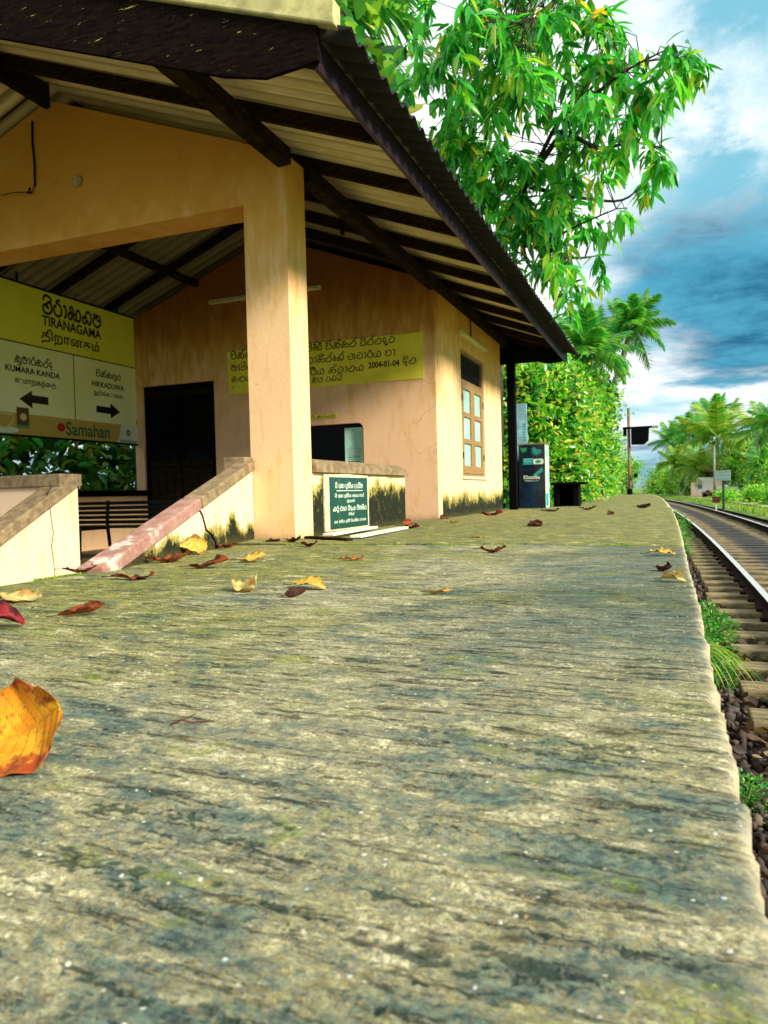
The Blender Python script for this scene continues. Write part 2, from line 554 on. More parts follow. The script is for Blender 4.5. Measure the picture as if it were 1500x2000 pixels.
def m_leafy(name, stops, rough=.45, trans=.35, spec=.5, tgain=1.3):
    m, g = newmat(name)
    rnd = g.n('ShaderNodeNewGeometry').outputs['Random Per Island']
    oi = g.n('ShaderNodeObjectInfo').outputs['Random']
    v = g.math('FRACT', g.math('ADD', rnd, g.math('MULTIPLY', oi, .37)))
    c = g.ramp(v, stops)
    sp = g.noise(wpos(g), 7, 3, .6)
    c = g.mix(g.math('MULTIPLY', g.step(sp, .35, .7), .35), c, g.mix(1.0, c, (1.5, 1.35, .5), 'MULTIPLY'))
    tc = g.mix(1.0, c, (tgain * 1.2, tgain * 1.25, tgain * .7), 'MULTIPLY')
    return finish(m, g, c, rough, spec=spec, translucent=trans, tcol=tc)


M_mango = m_leafy('mango_leaf', [(0, (.008, .09, .012)), (.3, (.022, .24, .026)), (.68, (.045, .36, .045)), (.86, (.13, .42, .03)), (.96, (.42, .44, .03)), (1, (.50, .28, .03))], .28, .36, tgain=1.9, spec=.7)
M_almond = m_leafy('almond_leaf', [(0, (.02, .15, .03)), (.5, (.05, .27, .05)), (.85, (.20, .34, .03)), (1, (.4, .33, .04))], .4, .4, tgain=1.5)
M_hedge = m_leafy('hedge_leaf', [(0, (.012, .13, .012)), (.25, (.035, .28, .022)), (.5, (.10, .42, .03)), (.75, (.34, .54, .04)), (.93, (.62, .58, .08)), (.985, (.55, .45, .2)), (1, (.65, .16, .02))], .26, .38, tgain=1.6, spec=.7)
M_bushy = m_leafy('bush_leaf', [(0, (.02, .20, .02)), (.4, (.08, .38, .03)), (.75, (.26, .52, .03)), (1, (.52, .56, .05))], .4, .38, tgain=1.5)
M_shade = m_leafy('shade_leaf', [(0, (.005, .03, .006)), (.5, (.015, .09, .012)), (.9, (.05, .2, .02)), (1, (.3, .25, .02))], .4, .3)
M_palm = m_leafy('palm_leaflet', [(0, (.015, .15, .04)), (.5, (.045, .28, .05)), (1, (.26, .42, .04))], .4, .35, tgain=1.6)
M_palmy = m_leafy('yellow_palm_leaflet', [(0, (.04, .20, .02)), (.6, (.14, .33, .03)), (1, (.46, .42, .05))], .45, .3)
M_grass = m_leafy('grass_blade', [(0, (.05, .19, .012)), (.5, (.15, .34, .02)), (1, (.42, .42, .06))], .5, .35)
M_weed = m_leafy('weed_leaf', [(0, (.01, .16, .02)), (.6, (.04, .33, .03)), (1, (.25, .45, .04))], .4, .35)
M_bark = simple('bark', (.035, .028, .016), .9, .5, 12, .7)
M_ptrunk = simple('palm_trunk', (.22, .20, .14), .9, .4, 9, .6, stretch=(1, 1, 5))
M_ground = simple('grass_ground', (.13, .21, .03), .95, .6, 1.5, .3)
M_soil = simple('soil', (.13, .10, .05), .95, .5, 6, .6)
M_sandy = simple('sandy_path', (.50, .42, .24), .95, .25, 3, .3)
M_bed = simple('ballast_bed', (.055, .035, .022), .95, .6, 30, .9, bdist=.03)


def m_stone():
    m, g = newmat('ballast_stone')
    rnd = g.n('ShaderNodeNewGeometry').outputs['Random Per Island']
    c = g.ramp(rnd, [(0, (.010, .007, .006)), (.35, (.035, .020, .013)), (.65, (.085, .050, .026)), (.88, (.06, .055, .055)), (.96, (.16, .12, .08)), (1, (.42, .35, .24))])
    n = g.noise(wpos(g), 60, 4, .6)
    c = g.mix(g.math('MULTIPLY', g.step(n, .4, .7), .4), c, (.05, .03, .02))
    return finish(m, g, c, .85, n, .004, .5)


M_stone = m_stone()


def m_sleeper():
    m, g = newmat('sleeper_wood')
    p = wpos(g)
    n = g.noise(scaled(g, p, (1, 6, 6)), 6, 7, .65)
    b = g.noise(p, 3, 4, .6)
    c = g.mix(g.step(n, .3, .65), (.07, .045, .018), (.34, .26, .12))
    c = g.mix(g.math('MULTIPLY', g.step(b, .45, .7), .6), c, (.10, .09, .05))
    # oil and brake dust dropped along the middle of the track
    ox = g.n('ShaderNodeSeparateXYZ', i={0: g.n('ShaderNodeTexCoord').outputs['Object']}).outputs[0]
    oil = g.math('SUBTRACT', 1.0, g.step(g.math('ADD', g.math('ABSOLUTE', ox), g.math('MULTIPLY', b, .5)), .45, .75))
    c = g.mix(g.math('MULTIPLY', oil, .85), c, (.015, .020, .032))
    return finish(m, g, c, .85, n, .008, .6)


M_sleeper = m_sleeper()
M_railtop = simple('worn_rail_head', (.78, .74, .72), .35, .12, 20, 0, metallic=.35)
M_railside = simple('rusty_rail_side', (.018, .009, .007), .85, .5, 20, .4, spec=.1)
M_metal_dk = simple('dark_iron', (.006, .006, .006), .6, .3, 20, 0, spec=.12)
M_black = simple('shade_black', (.002, .002, .003), .7, .2, 10, 0, spec=.05)
M_benchmat = simple('bench_paint', (.003, .005, .004), .5, .3, 20, 0, spec=.12)
M_glassdk = simple('dark_glass', (.001, .001, .0015), .25, .2, 5, 0, spec=.06)
M_white = simple('white_enamel', (.80, .76, .60), .45, .1, 10, 0)
M_tube = simple('tube_plastic', (.72, .68, .40), .4, .1, 10, 0)


def flat(name, col, rough=.5, var=.06):
    return simple(name, col, rough, var, 12, 0)


P_ink = flat('black_ink', (.006, .006, .006))
P_signyel = None


def m_sign():
    m, g = newmat('station_sign_face')
    p = wpos(g)
    n = g.noise(p, 1.6, 3, .5)
    z = g.n('ShaderNodeSeparateXYZ', i={0: p}).outputs[2]
    c = g.mix(g.step(z, 2.50, 2.53), g.mix(g.step(n, .3, .7), (.80, .86, .34), (.88, .92, .52)), g.mix(g.step(n, .3, .7), (.76, .74, .05), (.82, .80, .09)))  # paler lower panels put the back light into the face colour
    return finish(m, g, c, .35)


P_signface = m_sign()


def m_notice():
    m, g = newmat('painted_notice')
    p = wpos(g)
    n = g.noise(p, 3, 5, .65)
    n2 = g.noise(scaled(g, p, (1, 1, .4)), 9, 5, .7)
    c = g.mix(g.step(n, .3, .7), (.80, .66, .04), (.92, .82, .06))
    c = g.mix(g.math('MULTIPLY', g.step(n2, .56, .7), .35), c, (.30, .27, .05))
    return finish(m, g, c, .7)


P_notice = m_notice()


def m_plaque():
    m, g = newmat('green_plaque')
    p = wpos(g)
    n = g.noise(scaled(g, p, (1, 4, .25)), 2.3, 4, .5)
    c = g.mix(g.math('MULTIPLY', g.step(n, .56, .66), .7), (.003, .055, .040), (.06, .10, .012))
    return finish(m, g, c, .25)


P_plaque = m_plaque()
P_ochre = flat('ochre_band', (.52, .38, .07))
P_green = flat('lettering_green', (.004, .12, .06))
P_red = flat('sign_red', (.45, .012, .02))
P_whitep = flat('print_white', (.72, .80, .62))
P_brown = flat('pack_brown', (.13, .05, .02))
P_cream = flat('cream_print', (.65, .60, .25))
P_lgreen = flat('leaf_green_print', (.02, .35, .10))
P_navy = None
P_teal = flat('print_teal', (.02, .30, .28))
P_cyan = flat('print_cyan', (.25, .75, .72))
P_paper = flat('notice_paper', (.45, .78, .60))
P_paperink = flat('paper_ink', (.03, .16, .12))


def m_navy():
    m, g = newmat('navy_print')
    p = wpos(g)
    n = g.noise(p, 4, 5, .7)
    c = g.mix(g.step(n, .4, .75), (.002, .006, .016), (.004, .035, .075))
    return finish(m, g, c, .3)


P_navy = m_navy()


def m_box_side():
    m, g = newmat('pale_box_side')
    p = wpos(g)
    n = g.noise(p, 5, 4, .6)
    c = g.mix(g.step(n, .4, .6), (.55, .62, .48), (.25, .50, .42))
    return finish(m, g, c, .5)


M_boxside = m_box_side()


def m_pane():
    m, g = newmat('frosted_pane')
    p = wpos(g)
    n = g.noise(p, 3, 3, .5)
    c = g.mix(n, (.28, .50, .40), (.46, .68, .58))
    return finish(m, g, c, .18, spec=.8)


M_pane = m_pane()


def m_lattice():
    m, g = newmat('dark_mesh')
    return finish(m, g, (.02, .02, .008), .6)


M_lattice = m_lattice()
M_blueb = simple('pale_blue_board', (.28, .52, .60), .5, .3, 5, 0)
M_redbox = simple('maroon_board', (.09, .012, .012), .6, .3, 10, 0)
M_postgreen = simple('dark_green_post', (.012, .03, .018), .6, .3, 10, 0)
M_postwood = simple('timber_post', (.22, .12, .05), .8, .5, 8, .3, stretch=(1, 1, .1))
M_house = simple('white_house_wall', (.80, .76, .66), .85, .08, 1, 0)
M_housep = simple('pink_house_wall', (.76, .55, .42), .85, .08, 1, 0)
M_tile = simple('far_roof_tile', (.16, .06, .04), .85, .3, 3, 0)
M_gate = simple('blue_metal_gate', (.02, .24, .36), .5, .2, 3, 0)
M_pole = simple('grey_concrete_pole', (.24, .25, .20), .85, .15, 4, 0)

# dead leaves -------------------------------------------------------------


def m_dead(name, a, b, c3, spots=(.10, .02, .008)):
    m, g = newmat(name)
    tc = g.n('ShaderNodeTexCoord').outputs['Object']
    uv = g.n('ShaderNodeAttribute', attribute_name='across').outputs['Fac']
    n = g.noise(tc, 28, 5, .6)
    n2 = g.noise(tc, 160, 4, .7)
    c = g.mix(g.step(n, .38, .6), a, b)
    c = g.mix(g.step(g.math('ADD', n, g.math('MULTIPLY', uv, .25)), .60, .78), c, c3)
    c = g.mix(g.math('MULTIPLY', g.step(n2, .62, .70), .75), c, spots)
    vn = g.n('ShaderNodeAttribute', attribute_name='vein').outputs['Fac']
    c = g.mix(g.math('MULTIPLY', vn, .45), c, tuple(x * .45 for x in b))
    blt = g.noise(tc, 55, 5, .7)
    c = g.mix(g.math('MULTIPLY', g.step(blt, .56, .66), .6), c, tuple(x * .3 for x in b))
    return finish(m, g, c, .68, g.math('ADD', g.math('MULTIPLY', n, .5), g.math('MULTIPLY', vn, .8)), .003, .7, spec=.22, translucent=.2)


D_orange = m_dead('orange_leaf', (.72, .25, .010), (.80, .42, .02), (.33, .05, .012))
D_yellow = m_dead('yellow_leaf', (.62, .40, .05), (.72, .55, .12), (.35, .16, .03), (.25, .10, .02))
D_pale = m_dead('pale_yellow_leaf', (.62, .48, .12), (.75, .66, .30), (.50, .25, .05), (.3, .15, .03))
D_red = m_dead('red_brown_leaf', (.28, .055, .012), (.40, .10, .02), (.07, .015, .008))
D_brown = m_dead('dark_brown_leaf', (.075, .025, .014), (.16, .055, .03), (.03, .012, .010))
D_crimson = m_dead('crimson_leaf', (.24, .012, .02), (.34, .03, .03), (.05, .008, .01))


# ------------------------------------------------------------------ the track's course
def dev(y):
    """sideways bend of platform and track (to the left in the distance)"""
    t = max(0.0, y - 4.0)
    if t < 130:
        return -.0007 * t * t
    return -.0007 * 130 * 130 - .182 * (t - 130)


def vdev(y):
    t = np.maximum(0, y - 4.0)
    return np.where(t < 130, -.0007 * t * t, -.0007 * 16900 - .182 * (t - 130))


# smooth random fields ------------------------------------------------------
def field(x, y, sx, sy, seed):
    """value noise sampled at arrays x,y with cell sizes sx,sy"""
    r = np.random.default_rng(seed)
    T = r.random((256, 256))
    u, v = x / sx + 1000.0, y / sy + 1000.0
    iu, iv = np.floor(u).astype(int), np.floor(v).astype(int)
    fu, fv = u - iu, v - iv
    fu = fu * fu * (3 - 2 * fu)
    fv = fv * fv * (3 - 2 * fv)
    a = T[iu % 256, iv % 256]
    b = T[(iu + 1) % 256, iv % 256]
    c = T[iu % 256, (iv + 1) % 256]
    d = T[(iu + 1) % 256, (iv + 1) % 256]
    return (a * (1 - fu) + b * fu) * (1 - fv) + (c * (1 - fu) + d * fu) * fv - .5


# ------------------------------------------------------------------ ground
mb = MB()
mb.add([(-900, -300, -1.12), (900, -300, -1.12), (900, 1500, -1.12), (-900, 1500, -1.12)], [(0, 1, 2, 3)])
mb.build('ground', M_ground, kind='structure')

# raised yard behind the platform
mb = MB()
mb.box(-60, -3.05, -12, 5.60, -1.1, -.36)
mb.box(-60, -8.4, 5.60, 15, -1.1, -.36)
mb.box(-60, -3.3, 15, 17.0, -1.1, -.10)
mb.build('yard', M_soil, kind='structure')
mb = MB()
n = 30
for i in range(n):
    y0, y1 = 17 + i * 4, 21 + i * 4
    a, b = dev(y0) - 2.5, dev(y1) - 2.5
    mb.add([(-60, y0, -.08), (a, y0, -.06), (b, y1, -.06), (-60, y1, -.08)], [(0, 1, 2, 3)])
mb.build('verge', M_ground, kind='structure')
# ground right of the track
mb = MB()
for i in range(40):
    y0, y1 = -10 + i * 8, -2 + i * 8
    a, b = dev(y0) + 3.9, dev(y1) + 3.9
    mb.add([(a, y0, -.98), (a + .6, y0, -.84), (60, y0, -.80), (60, y1, -.80), (b + .6, y1, -.84), (b, y1, -.98)], [(0, 1, 4, 5), (1, 2, 3, 4)])
mb.build('grass_verge', M_ground, kind='structure')
mb = MB()
mb.add([(5.2, 30, -.785), (8.5, 30, -.785), (6.2, 70, -.785), (2.6, 95, -.785), (-.2, 95, -.785), (3.2, 66, -.785)], [(0, 1, 2, 5), (5, 2, 3, 4)])
mb.build('footpath', M_sandy, kind='structure')

# ------------------------------------------------------------------ platform
plat = struct_root('platform')


def edge_wobble(y):
    return (field(y, y * 0, .9, 1, 51) * .006 + field(y, y * 0, .16, 1, 52) * .004 + field(y, y * 0, .035, 1, 53) * .007 + field(y, y * 0, .012, 1, 54) * .008 + field(y, y * 0, .005, 1, 55) * .005)


def left_edge(y):
    return np.where(y < 3.0, -2.86, np.where(y < 5.62, -2.86 - (y - 3.0) / 2.6 * .6, np.where(y < 14.6, -3.1, np.where(y < 16.9, -3.35, -2.5 + vdev(y)))))


def slab(name, y0, y1, nx, ys, seed, dip=0.0):
    ny = len(ys)
    t = np.linspace(0, 1, nx)
    t = 1 - (1 - t) ** 1.0
    Y = np.repeat(ys[:, None], nx, 1)
    xr = .075 + vdev(ys) + edge_wobble(ys)
    # chipped notches in the edge near the camera
    for cy, w, d in ((1.42, .035, .035), (2.25, .02, .02), (3.3, .05, .025), (2.75, .03, .02), (4.1, .04, .02), (1.05, .02, .015)):
        xr = xr - .3 * d * np.exp(-((ys - cy) / w) ** 2)
    xl = left_edge(ys)
    X = xl[:, None] + (xr - xl)[:, None] * t[None, :]
    tilt = X * .10
    Z = field(X, Y, .8, .6, seed) * .010 + field(X + .2 * Y, Y, .45, .05, seed + 1) * .0060
    cav = np.zeros_like(Z)
    near = np.clip((9 - Y) / 5, 0, 1)
    g1 = field(X, Y + tilt, .11, .012, seed + 2) + .5 * field(X, Y + tilt, .05, .022, seed + 7)
    g2 = field(X, Y + tilt, .035, .006, seed + 3)
    mask = np.clip(field(X, Y, .35, .12, seed + 5) * 3 + .4, 0, 1)
    groove = np.clip(g1 - .24 + .60 * field(X, Y, .007, .005, seed + 8) + .3 * field(X, Y, .03, .02, seed + 9), 0, .3) / .3 * mask
    Z += (g1 * .0040 * mask + g2 * .0018 - groove * .0035 + field(X, Y, .014, .011, seed + 4) * .0026 + field(X, Y, .006, .006, seed + 6) * .0016) * near
    cav = np.clip(groove * 1.5, 0, 1) * near
    # rounded worn edge
    de = xr[:, None] - X
    Z -= (.006 + .010 * (field(X, Y, .02, .02, 91) + .5)) * np.exp(-de / .0035)
    rim = np.exp(-de / .012) * (.55 + .9 * (field(X, Y, .05, .05, 92) + .5))
    dj = np.minimum(np.abs(Y - y0), np.abs(Y - y1))
    Z -= .010 * np.exp(-dj / .012)
    cav = np.maximum(cav, 1.4 * np.exp(-dj / .03) * np.clip(.9 - (X + 3) / 2.6, 0.1, 1))
    Z += dip
    V = np.stack([X, Y, Z], -1).reshape(-1, 3)
    idx = np.arange(nx * ny).reshape(ny, nx)
    F = np.stack([idx[:-1, :-1], idx[:-1, 1:], idx[1:, 1:], idx[1:, :-1]], -1).reshape(-1, 4)
    # skirts round the slab
    per = np.concatenate([idx[0, :], idx[1:, -1], idx[-1, -2::-1], idx[-2:0:-1, 0]])
    low = V[per].copy()
    low[:, 2] -= .13
    b = len(V)
    V = np.vstack([V, low])
    k = np.arange(len(per))
    k2 = (k + 1) % len(per)
    S = np.stack([per[k], b + k, b + k2, per[k2]], -1)
    F = np.vstack([F, S])
    pad = np.zeros(len(low))
    o = np_mesh(name, V, F, M_plat, plat, smooth=True, attrs={'cavity': np.r_[cav.ravel(), pad], 'rim': np.r_[rim.ravel(), pad + .6]})
    return o


def rows(a, b, n, p=1.0):
    t = np.linspace(0, 1, n)
    return a * (b / a) ** t if p == 0 else a + (b - a) * t ** p


ys = np.concatenate([np.linspace(-1.2, .30, 12)[:-1], rows(.30, 5.10, 620, 0)])
slab('slab', -1.2, 5.10, 520, ys, 11)
slab('slab', 5.125, 13.98, 260, rows(5.125, 13.98, 260, 0), 31, dip=.010)
for i, (a, b) in enumerate(((14.0, 22.85), (22.87, 31.7), (31.72, 42.0))):
    slab('slab', a, b, 40, rows(a, b, 40, 0), 41 + i, dip=.002 * (i % 2))
# ramp down at the far end
mb = MB()
mb.add([(dev(42) - 2.5, 42.02, 0), (dev(42) + .07, 42.02, 0), (dev(48) + .07, 48, -.95), (dev(48) - 2.5, 48, -.95),
        (dev(42) - 2.5, 42.02, -1.1), (dev(42) + .07, 42.02, -1.1), (dev(48) + .07, 48, -1.1), (dev(48) - 2.5, 48, -1.1)],
       [(0, 1, 2, 3), (0, 4, 5, 1), (1, 5, 6, 2), (3, 2, 6, 7), (0, 3, 7, 4)])
mb.build('ramp', M_plat, plat)
# retaining wall of rough cement under the slabs
mb = MB()
ysw = np.concatenate([np.arange(-1, 12, .12), np.arange(12, 42.5, 1.0)])
for i in range(len(ysw) - 1):
    a, b = float(ysw[i]), float(ysw[i + 1])
    xa = .035 + dev(a) + float(field(np.array([a]), np.array([0.]), .4, 1, 61)[0]) * .04
    xb = .035 + dev(b) + float(field(np.array([b]), np.array([0.]), .4, 1, 61)[0]) * .04
    o = len(mb.v)
    mb.add([(xa, a, -.12), (xb, b, -.12), (xb + .02, b, -.55), (xa + .02, a, -.55), (xb + .06, b, -1.1), (xa + .06, a, -1.1)], [(0, 1, 2, 3), (3, 2, 4, 5)])
mb.build('retaining_wall', M_platside, plat, smooth=True, fix=False)

# mossy strip that grows in the joint between the slabs
V, F = [], []


def blades(xs, ys, zs, h, w, r, lean=.5, seg=2):
    """arrays of grass blades -> V,F ; each a bent strip of 2*seg+1 verts"""
    n = len(xs)
    ang = r.uniform(0, 2 * np.pi, n)
    hh = h * r.uniform(.5, 1.2, n)
    ln = lean * r.uniform(.2, 1.0, n)
    dx, dy = np.cos(ang), np.sin(ang)
    px, py = -dy, dx
    P = []
    for k in range(seg + 1):
        t = k / seg
        ox = dx * hh * ln * t * t
        oy = dy * hh * ln * t * t
        oz = hh * (t - .35 * ln * t * t)
        ww = w * (1 - t) * .5 + w * .04
        if k < seg:
            P.append(np.stack([xs + ox - px * ww, ys + oy - py * ww, zs + oz], -1))
            P.append(np.stack([xs + ox + px * ww, ys + oy + py * ww, zs + oz], -1))
        else:
            P.append(np.stack([xs + ox, ys + oy, zs + oz], -1))
            P.append(np.stack([xs + ox + px * .0004, ys + oy, zs + oz], -1))
    A = np.stack(P, 1)
    m = 2 * (seg + 1)
    V = A.reshape(-1, 3)
    base = (np.arange(n) * m)[:, None]
    Fs = []
    for k in range(seg):
        Fs.append(base + np.array([2 * k, 2 * k + 1, 2 * k + 3, 2 * k + 2]))
    return V, np.concatenate(Fs, 0)


r = np.random.default_rng(5)
n = 2600
xs = -2.9 + 2.95 * r.random(n) ** 1.5
ysb = 5.112 + r.normal(0, .012, n)
clump = field(xs, xs * 0, .10, 1, 71) + .5
keep = clump > .35 + .35 * (xs > -1.6) * (xs < -.75)
V, F = blades(xs[keep], ysb[keep], np.full(keep.sum(), -.006), .018, .006, r, .9)
np_mesh('joint_moss', V, F, M_grass, kind='stuff')
# more moss along the foot of the walls
n = 5200
t = r.random(n)
xs = np.where(t < .35, -2.86 - r.random(n) * .02, -2.985 + np.abs(r.normal(0, .03, n)))
ysb = np.where(t < .35, 1.2 + 1.9 * r.random(n), 5.4 + 8.5 * r.random(n))
cl = field(ysb, xs, .35, 1, 72) + .5
keep = cl > .42
V, F = blades(xs[keep], ysb[keep], np.full(keep.sum(), -.004), .020, .007, r, .9)
np_mesh('wall_moss', V, F, M_grass, kind='stuff')

# ------------------------------------------------------------------ track
bed = MB()
yy = list(np.arange(-4, 40, 1.0)) + list(np.arange(40, 320, 6.0))
for a, b in zip(yy[:-1], yy[1:]):
    da, db = dev(a), dev(b)
    bed.add([(da + .02, a, -1.0), (da + .3, a, -1.03), (da + 3.2, a, -1.03), (da + 4.1, a, -1.11),
             (db + .02, b, -1.0), (db + .3, b, -1.03), (db + 3.2, b, -1.03), (db + 4.1, b, -1.11)],
            [(0, 1, 5, 4), (1, 2, 6, 5), (2, 3, 7, 6)])
bed.build('trackbed', M_bed, kind='structure')

trk = struct_root('railway_track')
RC = .905


def rail(x0):
    prof = [(-.035, 0.0), (.035, 0.0), (.036, -.030), (.010, -.042), (.009, -.115), (.066, -.135), (.066, -.150),
            (-.066, -.150), (-.066, -.135), (-.009, -.115), (-.010, -.042), (-.036, -.030)]
    mb = MB()
    ys = list(np.arange(-3, 60, 1.5)) + list(np.arange(60, 320, 8.0))
    k = len(prof)
    for y in ys:
        for px, pz in prof:
            mb.v.append((x0 + dev(y) + px, y, -.76 + pz))
    for i in range(len(ys) - 1):
        for j in range(k):
            j2 = (j + 1) % k
            mb.f.append((i * k + j, i * k + j2, (i + 1) * k + j2, (i + 1) * k + j))
            mb.m.append(0 if j == 0 else 1)
    o = mb.build('rail', [M_railtop, M_railside], trk)
    return o


rail(RC)
rail(RC + 1.746)
base = MB()
base.box(-1.36, 1.36, -.125, .125, -.17, 0)
sl = base.build('sleeper', M_sleeper, trk, bevel=.012)
sl.location = (0, 0, 0)
first = True
y = .9
k = 0
pads = MB()
for sgn in (-.873, .873):
    for q in (-.085, .085):
        pads.box(sgn + q - .03, sgn + q + .03, -.05, .05, .001, .035)
pad_me = pads.build('rail_clip', M_railside, sl)
while y < 86:
    o = sl if first else sl.copy()
    if not first:
        COL.objects.link(o)
        o.parent = trk
        if y < 26:
            c = pad_me.copy()
            COL.objects.link(c)
            c.parent = o
    first = False
    o.location = (RC + .873 + dev(y) + random.uniform(-.03, .03), y, -.905 + random.uniform(-.008, .008))
    ang = .0014 * max(0, y - 4)
    o.rotation_euler = (0, 0, ang + random.uniform(-.012, .012))
    y += .62 + random.uniform(-.012, .012)
    k += 1
# ballast
ico = [(0, 0, 1)] + [(math.cos(a) * .89, math.sin(a) * .89, .45) for a in [2 * math.pi * i / 5 for i in range(5)]] + \
      [(math.cos(a) * .89, math.sin(a) * .89, -.45) for a in [2 * math.pi * (i + .5) / 5 for i in range(5)]] + [(0, 0, -1)]
icf = [(0, 1 + i, 1 + (i + 1) % 5) for i in range(5)] + [(1 + i, 6 + i, 1 + (i + 1) % 5) for i in range(5)] + \
      [(1 + (i + 1) % 5, 6 + i, 6 + (i + 1) % 5) for i in range(5)] + [(11, 6 + (i + 1) % 5, 6 + i) for i in range(5)]
ico = np.array(ico)
icf = np.array(icf)
NB = 15000
r = np.random.default_rng(9)
by = 1.6 + 24 * r.random(NB) ** 1.7
bx = .03 + 3.3 * r.random(NB)
near = r.random(NB) < .35
bx[near] = .05 + .75 * r.random(near.sum())
size = r.uniform(.016, .036, NB)
P = np.stack([bx + vdev(by), by, -1.03 + r.uniform(-.02, .05, NB) + .05 * (bx < .36)], -1)
sh = ico[None] * (1 + r.uniform(-.35, .35, (NB, 12, 1))) * size[:, None, None] * r.uniform(.6, 1.3, (NB, 1, 3))
V = (P[:, None] + sh).reshape(-1, 3)
F = (np.arange(NB)[:, None, None] * 12 + icf[None]).reshape(-1, 3)
np_mesh('ballast', V, F, M_stone, kind='stuff')

# ------------------------------------------------------------------ station building
FX = -3.0           # track-side face
BX = -8.14          # back face
RX = -5.57          # ridge


def zr(x):          # underside of the rafters
    return 3.31 - .38 * (abs(x - RX) - (FX - RX))


def zs(x):          # underside of the sheets
    return zr(x) + .13


bld = thing('station_building', (RX, 9.8, 0), 'peach plastered railway station building with corrugated overhanging roof beside the platform', 'building')

# columns
mb = MB()
mb.prism([(-3.42, -.4), (FX, -.4), (FX, zr(FX) - .02), (-3.42, zr(-3.42) - .02)], 1, 5.60, 5.945)
mb.build('column', M_wall, bld, bevel=.012)
mb = MB()
mb.prism([(BX, -.4), (-7.72, -.4), (-7.72, zr(-7.72) - .02), (BX, zr(BX) - .02)], 1, 5.60, 5.945)
mb.build('column', M_wall, bld, bevel=.012)
# gable beam over the entrance
mb = MB()
mb.prism([(-7.72, 2.91), (-3.42, 2.91), (-3.42, zr(-3.42) - .02), (RX, zr(RX) - .02), (-7.72, zr(-7.72) - .02)], 1, 5.602, 5.943)
mb.build('gable_wall', M_wall, bld)
# low wall left of the entrance + coping
mb = MB()
mb.box(-7.72, -5.60, 5.62, 5.84, -.4, .53)
mb.build('low_wall', M_pale, bld)
mb = MB()
mb.box(-7.72, -5.57, 5.585, 5.875, .53, .655)
mb.build('coping', M_coping, bld, bevel=.012)


def sloping_parapet(a, b, za, zb, w, cw, ch, mwall, mcop, base=-.4, split=None):
    """wall from a (top, at the building) to b (foot) with a sloped coping"""
    a, b = Vector((*a, 0)), Vector((*b, 0))
    d = (b - a).normalized()
    s = Vector((-d.y, d.x, 0))
    mb = MB()
    vs = []
    for p, z in ((a, za - ch), (b, zb - ch)):
        for k in (-w / 2, w / 2):
            q = p + s * k
            vs += [(q.x, q.y, base), (q.x, q.y, z)]
    mb.add(vs, [(0, 1, 3, 2), (4, 6, 7, 5), (0, 4, 5, 1), (2, 3, 7, 6), (1, 5, 7, 3), (0, 2, 6, 4)])
    mb.build('parapet', mwall, bld)
    segs = [(0, 1, mcop[0])] if split is None else [(0, split - .006, mcop[0]), (split + .006, 1, mcop[1])]
    L = (b - a).length
    for t0, t1, m in segs:
        mb = MB()
        p0 = a.lerp(b, t0)
        p1 = a.lerp(b, t1)
        p0.z = za + (zb - za) * t0 - ch / 2
        p1.z = za + (zb - za) * t1 - ch / 2
        mb.beam(p0, p1, cw, ch)
        mb.build('coping', m, bld, bevel=.012)


sloping_parapet((-3.45, 5.58), (-2.845, 3.04), .70, .035, .10, .15, .085, M_pale_moss, (M_coping, M_redcop), split=.47)
mb = MB()
mb.box(-3.62, -3.40, 5.47, 5.615, .585, .725)
mb.build('coping', M_coping, bld, bevel=.01)
mb = MB()
mb.box(-3.60, -3.425, 5.5, 5.61, -.4, .585)
mb.build('parapet', M_pale, bld)
sloping_parapet((-5.694, 5.835), (-5.694, 4.05), .658, -.34, .20, .27, .115, M_pale, (M_coping, M_redcop))

# cracks: dark jagged fissures in the two parapets
def crack(pts, w, name='crack'):
    """a fissure: thin dark jagged wedge standing a hair proud of the plaster"""
    mb = MB()
    for i in range(len(pts) - 1):
        mb.tube([pts[i], pts[i + 1]], [w * (1 - .12 * i / len(pts)), w * (1 - .12 * (i + 1) / len(pts))], 5)
    return mb.build(name, M_black, bld)


def on_par(t, z, off=.052):
    a, b = Vector((-3.45, 5.58, 0)), Vector((-2.845, 3.04, 0))
    d = (b - a).normalized()
    s = Vector((-d.y, d.x, 0))
    p = a.lerp(b, t) + s * off
    return (p.x, p.y, z)


crack([on_par(.475, .30), on_par(.455, .26), on_par(.44, .20), on_par(.43, .15), on_par(.39, .11), on_par(.365, .06), on_par(.36, .01), on_par(.362, -.02)], .008)
crack([(-5.592, 5.50, .54), (-5.592, 5.46, .48), (-5.592, 5.40, .40), (-5.592, 5.47, .31), (-5.592, 5.48, .2), (-5.592, 5.50, .08), (-5.592, 5.47, -.05), (-5.592, 5.49, -.2), (-5.592, 5.5, -.35)], .004)

# mossy side wall with plaque, coping
mb = MB()
mb.box(-3.20, -3.004, 5.945, 8.44, -.4, .585)
mb.build('side_wall', M_wall_moss, bld, bevel=.006)
mb = MB()
N = 14
vs = []
for i in range(N + 1):
    t = i / N
    y = 5.95 + t * 2.53
    sag = -.03 * max(0, (t - .86) / .14) ** 1.5
    w = .018 * math.sin(t * 17) + .010 * math.sin(t * 41)
    for x, z in ((-3.25, .588), (-2.955 + w * .5, .588), (-2.955 + w * .6, .66 + sag + w * .3), (-3.02, .708 + sag), (-3.25, .715 + sag)):
        vs.append((x, y, z))
fs = []
for i in range(N):
    for j in range(5):
        j2 = (j + 1) % 5
        fs.append((i * 5 + j, i * 5 + j2, (i + 1) * 5 + j2, (i + 1) * 5 + j))
fs += [(0, 1, 2, 3, 4), tuple(N * 5 + k for k in (4, 3, 2, 1, 0))]
mb.add(vs, fs)
mb.build('coping', M_coping, bld)

